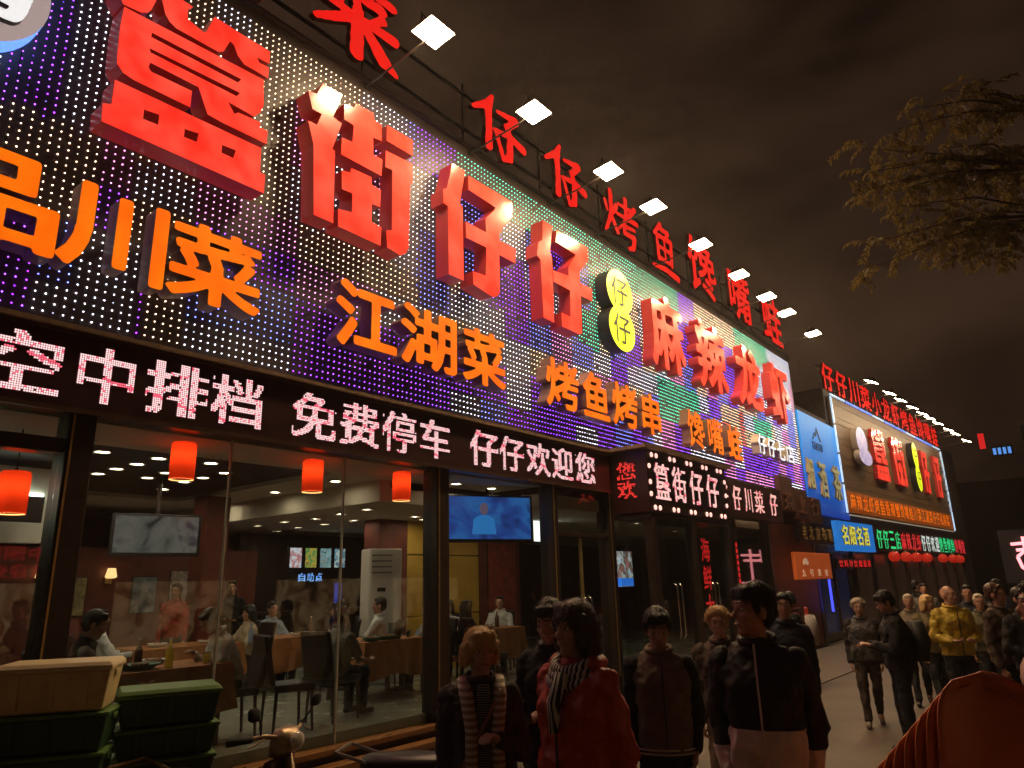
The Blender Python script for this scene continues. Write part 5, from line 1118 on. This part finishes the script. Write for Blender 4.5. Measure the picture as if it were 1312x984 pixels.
for lb, x, y, hh, dh, tp, hr_ in crowd:
    person(lb, (x, y, 0), hh, CAMDIR(x, y) + dh, ('belly' if 'holding' in lb else 'down', 'down'), 'walk', tp, hair=hr_, voxel=.015, bulk=1.15, hy=20 if 'left' in lb else 0)
# --- M: person in a pale pink T-shirt at the right edge
person('person in a pale pink T-shirt at the right edge beside the stacked chairs', (-.30, 4.72, 0), 1.80, 190, ('down', 'down'), 'stand', M('pink_tshirt', (.50, .30, .26), .8), hair=('short', None), voxel=.011, short_sleeve=True, bulk=1.1)
# --- diners
GD = 'diners behind the restaurant window'
FLZ = .42
def diner(lb, x, y, face, **k):
    dchair((x, y, FLZ), math.radians(face) - math.pi / 2, 'dark chair under the ' + lb.split(',')[0])
    return person(lb, (x, y, FLZ), k.pop('h', 1.72), face, k.pop('arms', ('table', 'table')), 'sit', voxel=.014, group=GD, **k)
diner('diner in a black vest with grey sleeves, reaching across the left table', -7.42, 2.84, 72, arms=('reach', 'table'), sleeves=M('grey_sleeve', (.30, .27, .24), .85), hair=('fringe', None), lean=16, h=1.78)
diner('man in a white shirt, leaning over the right end of the left table', -7.35, 4.42, 258, arms=('mouth', 'table'), top=c_white, hair=('short', None), lean=20, hp=18, h=1.78)
diner('man in a grey T-shirt, seen from behind at the second table', -7.2, 5.62, 100, top=M('light_grey_tee', (.36, .35, .31), .85, var=.1), hair=('short', brownh), lean=10, short_sleeve=True, bulk=1.12, h=1.66)
diner('diner in a white shirt, facing left beside the air conditioner', -8.72, 7.62, 215, top=c_white, hair=('short', None), short_sleeve=True, hy=0, h=1.74)
diner('diner in dark clothes, half hidden behind the white-shirted man by the air conditioner', -9.3, 7.3, 230, top=M('dark_red_cloth', (.07, .012, .012), .8), hair=('bob', None), h=1.66)
diner('diner in a pale blue uniform, head bent beside the red pier', -7.95, 7.95, 250, top=M('pale_blue_shirt', (.34, .40, .48), .75), hair=('pony', None), hp=20, h=1.68)
diner('long-haired diner in black, seen from behind by the yellow panels', -8.0, 8.78, 70, top=c_black, hair=('long', None), h=1.62)
diner('diner in a white shirt and dark tie, facing the street behind the glass door', -8.7, 10.45, -60, top=c_white, hair=('short', None), h=1.66)
diner('man in a pale shirt, seated at the table deep inside below the dim television', -10.25, 4.25, 80, top=c_white, hair=('short', None), h=1.7)
diner('woman in a cream blouse, seated at the right of the table deep inside', -10.2, 6.35, 265, top=M('cream_blouse', (.55, .46, .32), .8), hair=('bob', None), h=1.66)
diner('man in a pale blue shirt, seated beyond the column facing the bar', -10.75, 7.1, 10, top=M('pale_blue_shirt', (.34, .40, .48), .75), hair=('short', None), h=1.7)
diner('man in a beige shirt, seated beyond the column with his back to the bar', -10.2, 8.1, 250, top=M('beige_shirt', (.45, .36, .25), .8), hair=('short', None), h=1.7)
diner('woman in a white top, seated left of the yellow panels', -8.75, 9.15, 300, top=c_white, hair=('long', None), h=1.64)
person('waiter in a red shirt standing far inside by the red column', (-10.9, 5.55, FLZ), 1.58, -50, ('down', 'down'), 'stand', c_red, hair=('short', None), voxel=.015, group=GD)
person('member of staff in black standing at the bar far inside', (-11.4, 6.75, FLZ), 1.62, -40, ('belly', 'belly'), 'stand', c_black, hair=('short', None), voxel=.015, group=GD)
for x, y, f, lb in ((-7.15, 4.98, 75, 'empty high dark chair in the window left of the grey-shirted man'), (-7.35, 8.55, 60, 'empty dark chair just right of the dark post')): dchair((x, y, FLZ), math.radians(f) - math.pi / 2, lb)

# =================================================================== crates by the window
m_green = M('green_plastic', (.028, .075, .03), .42, var=.2); m_greenlid = M('green_lid', (.10, .20, .045), .4, var=.15); m_cream = M('cream_plastic', (.74, .56, .28), .38, var=.15, vs=7); m_creamlid = M('cream_lid', (.80, .64, .36), .35, var=.1)
def crate(mat, lidm, h, lid, w=.64, d=.42):
    t = empty('storage_crate', (0, 0, 0), 0, 'x', 'crate', 'plastic crates stacked by the left window')
    b = MB(); wt, dt, wb, db = w / 2, d / 2, w / 2 - .03, d / 2 - .03
    b.frustum((0, 0), wb, wt, db, dt, 0, h - .03); b.build('tub', mat, t, bevel=.012)
    MB().box((-wt - .012, -dt - .012, h - .03), (wt + .012, dt + .012, h - .008)).build('rim', lidm, t, bevel=.006)
    for sx in (-1, 1): MB().box((sx * (wt - .01) - .02, -.06, h - .075), (sx * (wt - .01) + .02, .06, h - .04)).build('handle', lidm, t, bevel=.006)
    for k in range(3): MB().box((-wt * .6 + k * wt * .6 - .012, -dt - .004, .03), (-wt * .6 + k * wt * .6 + .012, -dt + .02, h - .04)).build('rib', mat, t)
    if lid: MB().frustum((0, 0), wt + .014, wt - .01, dt + .014, dt - .01, h - .007, h + .022).build('lid', lidm, t, bevel=.006)
    return t
ORD = ('lowest', 'second from the ground', 'third from the ground', 'fourth from the ground', 'fifth from the ground', 'topmost')
for (cx, cy, ang), side in (((-5.40, 2.05, 57), 'left'), ((-5.40, 2.75, 69), 'right')):
    n = 6; z = .0
    for i in range(n):
        top = i == n - 1
        c = crate(m_cream if (top and side == 'left') else m_green, m_creamlid if (top and side == 'left') else m_greenlid, (.27 if side == 'left' else .215) if top else (.232 if side == 'left' else .197), top)
        c.location = (cx + random.uniform(-.012, .012), cy + random.uniform(-.012, .012), z + .001); c.rotation_euler = (0, 0, math.radians(ang + random.uniform(-2, 2))); z += (.232 if side == 'left' else .197)
        c['label'] = ('cream translucent storage box with a lid on top of the left crate stack' if top and side == 'left' else 'green plastic crate, %s in the %s stack by the window' % (ORD[i], side))

# =================================================================== scooters
def scooter(loc, heading, label, body, accent, mirrors=True):
    t = empty('scooter', loc, math.radians(heading) - math.pi / 2, label, 'scooter', 'scooters parked in front of the window')
    mb_ = M(body[0], body[1], .3, coat=.5); ma = M(accent[0], accent[1], .35, metal=.6); tyre = M('rubber', (.018, .017, .016), .8)
    for y in (.58, -.58):
        w = MB(); RR = .17; 
        ring = [(0, y + RR * math.cos(k * math.pi / 10), .215 + RR * math.sin(k * math.pi / 10)) for k in range(21)]; w.tube(ring, .045, 8, False); wo_ = w.build('wheel', tyre, t, smooth=True)
        hb = MB(); hb.lathe([(.03, -.05), (.10, -.02), (.10, .02), (.03, .05)], 12, m=Matrix.Translation((0, y, .215)) @ Matrix.Rotation(math.pi / 2, 4, 'Y')); hb.build('rim', ma, wo_)
    MB().loft([(0, -.42, .30, .13, .30), (0, -.45, .50, .15, .32), (0, -.42, .66, .13, .30)], 18).build('rear_body', mb_, t, smooth=True)
    MB().box((-.14, -.2, .24), (.14, .34, .31)).build('footboard', mb_, t, bevel=.02)
    MB().add([(-.18, .36, .28), (.18, .36, .28), (.14, .30, .88), (-.14, .30, .88), (-.14, .44, .28), (.14, .44, .28), (.10, .36, .90), (-.10, .36, .90)], [(0, 1, 2, 3), (5, 4, 7, 6), (4, 0, 3, 7), (1, 5, 6, 2), (3, 2, 6, 7), (0, 4, 5, 1)]).build('front_shield', mb_, t, bevel=.02)
    MB().tube([(0, .58, .22), (0, .46, .62), (0, .36, .98)], [.03, .03, .028], 8).build('steering_column', ma, t, smooth=True)
    MB().tube([(-.34, .24, 1.02), (-.18, .34, 1.03), (0, .37, .99), (.18, .34, 1.03), (.34, .24, 1.02)], .014, 8).build('handlebar', ma, t, smooth=True)
    for sx in (-1, 1):
        MB().tube([(sx * .24, .30, 1.025), (sx * .36, .22, 1.02)], .02, 8).build('grip', tyre, t, smooth=True)
        if mirrors:
            MB().tube([(sx * .20, .33, 1.04), (sx * .24, .36, 1.10), (sx * .27, .36, 1.14)], .006, 6).build('mirror_stalk', tyre, t)
            MB().loft([(sx * .30, .36, 1.13, .03, .012), (sx * .305, .36, 1.145, .055, .016), (sx * .315, .36, 1.19, .05, .016), (sx * .32, .36, 1.205, .025, .01)], 12).build('mirror', tyre, t, smooth=True)
        MB().tube([(sx * .20, .36, 1.02), (sx * .30, .33, .99)], .006, 5).build('brake_lever', ma, t)
    hd = MB().loft([(0, .34, .90, .09, .06), (0, .37, .98, .12, .08), (0, .36, 1.05, .08, .05)], 14).build('handlebar_cowl', ma, t, smooth=True)
    MB().ell((0, .445, .98), (.07, .02, .05)).build('headlight', M('headlight_glass', (.7, .65, .55), .1), hd, smooth=True)
    MB().loft([(0, -.34, .665, .14, .36), (0, -.34, .73, .15, .37), (0, -.33, .765, .12, .34)], 18).build('seat', m_chair, t, smooth=True)
    MB().box((-.08, -.80, .55), (.08, -.76, .61)).build('tail_light', M('tail_light', (.4, .01, .01), .2, emit=(.8, .02, .01), es=.15), t, bevel=.01)
    MB().tube([(-.14, -.62, .74), (-.15, -.84, .80), (.15, -.84, .80), (.14, -.62, .74)], .012, 6).build('grab_rail', ma, t)
    MB().tube([(.10, -.1, .24), (.22, -.16, .02)], .012, 6).build('kickstand', ma, t)
    return t
scooter((-4.42, 2.72, .0), 20, 'scooter with a bronze handlebar cowl parked in front of the left window', ('maroon_paint', (.06, .012, .012)), ('bronze_metal', (.42, .30, .18)))
scooter((-3.6, 3.9, .0), 30, 'black scooter with a dark seat parked below the window sill', ('black_paint', (.012, .012, .013)), ('dull_steel', (.30, .28, .26)), mirrors=False)

# =================================================================== stacked orange chairs
m_shell = M('orange_shell', (.66, .20, .06), .38, var=.12, vs=4)
def shell_mesh():
    nu, nv = 12, 22; prof = []
    for k in range(nv + 1):
        v = k / nv
        if v < .45: q = v / .45; prof.append((.22 - .40 * q, .445 - .012 * math.sin(q * math.pi)))
        elif v < .6: q = (v - .45) / .15; a = q * math.pi / 2 * .85; prof.append((-.18 - .07 * math.sin(a), .445 + .07 * (1 - math.cos(a))))
        else: q = (v - .6) / .4; prof.append((-.25 - .09 * q, .49 + .37 * q))
    V = []; F = []
    for layer in (0, 1):
        for k, (y, z) in enumerate(prof):
            v = k / nv; hw = .215
            if v > .68: hw *= max(.0, 1 - ((v - .68) / .322) ** 3.6) ** .5 * .985 + .015
            if v < .12: hw *= .80 + .2 * math.sqrt(1 - (1 - v / .12) ** 2)
            for j in range(nu + 1):
                u = -1 + 2 * j / nu; c = u * u
                dy = .07 * c * (1 if v > .5 else 0) * min(1, (v - .5) * 4 if v > .5 else 0); dz = .03 * c * (1 if v < .55 else max(0, 1 - (v - .55) * 6))
                off = -.012 * layer
                V.append((u * hw, y + dy + (off if v > .5 else 0), z + dz + (off if v <= .5 else 0)))
    W_ = nu + 1; N_ = W_ * (nv + 1)
    for k in range(nv):
        for j in range(nu): a = k * W_ + j; F.append((a, a + 1, a + W_ + 1, a + W_)); F.append((N_ + a, N_ + a + W_, N_ + a + W_ + 1, N_ + a + 1))
    for k in range(nv):
        for j in (0, nu): a = k * W_ + j; F.append((a, a + W_, N_ + a + W_, N_ + a) if j == 0 else (a, N_ + a, N_ + a + W_, a + W_))
    for j in range(nu):
        for k in (0, nv): a = k * W_ + j; F.append((a, N_ + a, N_ + a + 1, a + 1) if k == 0 else (a, a + 1, N_ + a + 1, N_ + a))
    me = bpy.data.meshes.new('shell'); me.from_pydata(V, [], F); me.update(); me.polygons.foreach_set('use_smooth', [True] * len(F)); return me
ch0 = empty('stacking_chair', (0, 0, 0), 0, 'x', 'chair', 'orange chairs in one leaning stack')
link('shell', shell_mesh(), m_shell, ch0)
m_leg = M('chair_leg_steel', (.25, .22, .2), .35, metal=.9)
for sx in (-1, 1):
    for y0_, y1_ in ((.14, .22), (-.14, -.24)): MB().tube([(sx * .15, y0_, .43), (sx * .21, y1_, .0)], .011, 7).build('leg', m_leg, ch0, smooth=True)
MB().tube([(-.15, -.14, .432), (.15, -.14, .432)], .01, 6).build('crossbar', m_leg, ch0)
hd_ = math.radians(-65); fx, fy = math.cos(hd_), math.sin(hd_)
names = ('topmost', 'second', 'third', 'fourth', 'fifth', 'sixth', 'seventh', 'eighth', 'ninth', 'tenth', 'eleventh', 'lowest')
for i in range(12):
    c = ch0 if i == 0 else copy_tree(ch0)
    c.location = (-.43 - fx * .018 * i + fy * .044 * i, 3.33 - fy * .018 * i - fx * .044 * i, .60 - .052 * i + .001); c.rotation_euler = (0, math.radians(-7), hd_ - math.pi / 2)
    c['label'] = names[i] + (' orange plastic chair' if i in (0, 11) else ' orange plastic chair from the top') + ' of the leaning stack at lower right'

# =================================================================== notice board and A-board by the shops
NB = empty('red_notice', (-4.3, 13.6, 0), math.radians(-70), 'red printed notice on a stand with a yellowish board below', 'notice board')
MB().box((-.30, -.02, .75), (.30, .02, 1.32)).build('red_panel', M('notice_red', (.32, .03, .02), .5, emit=(.5, .03, .02), es=.12), NB)
MB().box((-.26, -.03, .12), (.26, .03, .74)).build('lower_board', M('notice_tan', (.36, .25, .09), .6, var=.2), NB)
for sx in (-1, 1): MB().tube([(sx * .28, .0, .0), (sx * .28, .0, .78)], .015, 6).build('leg', m_dark, NB)
for i in range(2): 
    for j in range(2): MB().box((-.2 + j * .24, -.026, .86 + i * .2), (-.04 + j * .24, -.0205, .98 + i * .2)).build('character', mpale, NB)
# vertical red lit characters in the window right of the porch
VS = empty('vertical_red_sign', (-6.4, 14.4, 1.3), 0, 'upright red lit characters in the glass right of the porch', 'sign')
MB().box((-6.47, 14.12, 1.0), (-6.44, 14.62, 2.75)).build('backing', m_black, VS, True)
mred = M('red_neon', (.5, .02, .02), .4)
for i, ch in enumerate('海鲜大'): letter(VS, bold(ch, .02), 14.16, 14.58, 2.2 - i * .56, 2.68 - i * .56, -6.438, .02, mred, m_black)
for k in range(12): MB().box((-6.385, 15.925, 1.1 + k * .13), (-6.37, 15.975, 1.19 + k * .13)).build('lamp', mred, VS, True)
# banner hanging from the right window glass
# =================================================================== tree overhanging the street from the right
TR = empty('street_tree', (2.6, 9.6, 0), 0, 'street tree with thin yellowish leaves overhanging from the right', 'tree')
m_bark = M('bark', (.075, .05, .035), .9, var=.3, bump=.6, bs=25)
MB().tube([(2.6, 9.6, 0), (2.55, 9.6, 1.4), (2.4, 9.55, 3.0), (2.2, 9.5, 4.6), (1.9, 9.45, 6.0), (1.7, 9.5, 7.6)], [.17, .14, .12, .10, .07, .03], 10).build('trunk', m_bark, TR, True, smooth=True)
ENDS = [(-.52, 8.34, 7.03), (-.8, 8.19, 6.83), (-.88, 7.98, 6.51), (-.34, 8.73, 7.07), (-.13, 8.75, 6.73), (.18, 9.27, 7.07), (-1.25, 7.75, 6.31), (-1.19, 8.1, 6.21), (-.94, 8.53, 6.31), (-.61, 8.49, 6.4), (-.35, 8.73, 6.31), (-.02, 9.24, 6.37), (-1.34, 7.67, 5.98), (-1.37, 7.81, 5.87), (-1.18, 8.21, 5.92), (-.82, 8.46, 6.03), (-.49, 8.74, 5.98), (-.1, 9.31, 5.98), (-1.11, 8.09, 5.69), (-1.28, 8.08, 5.33), (-1.1, 8.2, 5.4), (-.8, 8.63, 5.61), (-.5, 8.88, 5.56), (-.27, 9.36, 5.47), (-1.34, 8.0, 5.04), (-.89, 8.66, 5.32), (-.66, 8.96, 5.35), (-.37, 9.34, 5.3),
        (.6, 9.4, 7.2), (.9, 9.2, 6.6), (.5, 9.6, 6.0), (1.0, 9.9, 7.6), (1.3, 8.8, 7.0), (.8, 8.6, 6.2), (.3, 9.0, 5.7), (1.6, 9.0, 8.0), (2.4, 9.2, 7.8), (2.8, 9.8, 7.0), (1.9, 10.2, 7.2), (.9, 10.2, 6.6)]
rt = random.Random(11); hubs = [(.55, 9.25, 6.75), (.35, 9.2, 6.1), (.4, 9.3, 5.55)]; LV = []; LF = []; LC = []
for hx in hubs: MB().tube([(1.95, 9.47, hx[2] - .7), (1.2, 9.4, hx[2] - .25), hx], [.05, .04, .025], 7).build('limb', m_bark, TR, True, smooth=True)
def leaflet(p, d, n, ln, w):
    k = len(LV); s_ = d.cross(n).normalized(); LV.extend([tuple(p), tuple(p + d * ln * .5 + s_ * w + n * .008), tuple(p + d * ln - n * .015), tuple(p + d * ln * .5 - s_ * w + n * .008)]); LF.append((k, k + 1, k + 2, k + 3))
for e in ENDS:
    h_ = min(hubs, key=lambda q: (Vector(q) - Vector(e)).length + 1.2 * abs(q[2] - e[2])); a = Vector(h_); b_ = Vector(e); mid = a.lerp(b_, .55) + V3(rt.uniform(-.1, .1), rt.uniform(-.1, .1), .10)
    MB().tube([a, mid, b_], [.016, .011, .004], 5).build('branch', m_bark, TR, True, smooth=True)
    for q in range(15):   # compound leaves: a drooping stalk with leaflets on both sides
        t_ = rt.uniform(.35, 1.05); base = (a.lerp(mid, t_ * 2) if t_ < .5 else mid.lerp(b_, t_ * 2 - 1)) + V3(rt.gauss(0, .06), rt.gauss(0, .06), rt.gauss(0, .05))
        an = rt.uniform(0, 6.28); dr = V3(math.cos(an), math.sin(an), rt.uniform(-.5, .35)).normalized(); L_ = rt.uniform(.22, .36); p = base.copy()
        for s2 in range(8):
            dr = (dr + V3(0, 0, -.10)).normalized(); p = p + dr * (L_ / 8)
            for sg in (-1, 1):
                sd_ = dr.cross(V3(0, 0, 1)).normalized() * sg; dd = (sd_ * .75 + dr * .45 + V3(rt.gauss(0, .15), rt.gauss(0, .15), -.55)).normalized()
                nn = dd.cross(dr); nn = nn.normalized() if nn.length > .1 else V3(0, 0, 1)
                leaflet(p, dd, nn, rt.uniform(.055, .10), rt.uniform(.012, .020))
lme = bpy.data.meshes.new('crown'); lme.from_pydata(LV, [], LF); lme.update()
mleaf = M('leaf', (.17, .125, .04), .55, var=.65, vs=3.0)
_n = mleaf.node_tree; _tr = _n.nodes.new('ShaderNodeBsdfTranslucent'); _tr.inputs[0].default_value = (.20, .14, .035, 1); _mx = _n.nodes.new('ShaderNodeMixShader'); _mx.inputs[0].default_value = .4
_n.links.new(_n.nodes['Principled BSDF'].outputs[0], _mx.inputs[1]); _n.links.new(_tr.outputs[0], _mx.inputs[2]); _n.links.new(_mx.outputs[0], _n.nodes['Material Output'].inputs['Surface'])
pass; tag(link('crown', lme, mleaf, TR, True), kind='stuff')

# =================================================================== smoky night air
hz = MB().box((-60, -60, -1.3), (60, 110, 14.5)); ho = hz.build('haze', None); ho['kind'] = 'stuff'; ho['label'] = 'thin cooking smoke in the night air'
mh = bpy.data.materials.new('haze'); mh.use_nodes = True; mh.node_tree.nodes.clear()
_o = mh.node_tree.nodes.new('ShaderNodeOutputMaterial'); _v = mh.node_tree.nodes.new('ShaderNodeVolumePrincipled'); _v.inputs['Color'].default_value = (.92, .86, .80, 1); _v.inputs['Density'].default_value = .0011; _v.inputs['Anisotropy'].default_value = .6
mh.node_tree.links.new(_v.outputs[0], _o.inputs['Volume']); ho.data.materials.append(mh)
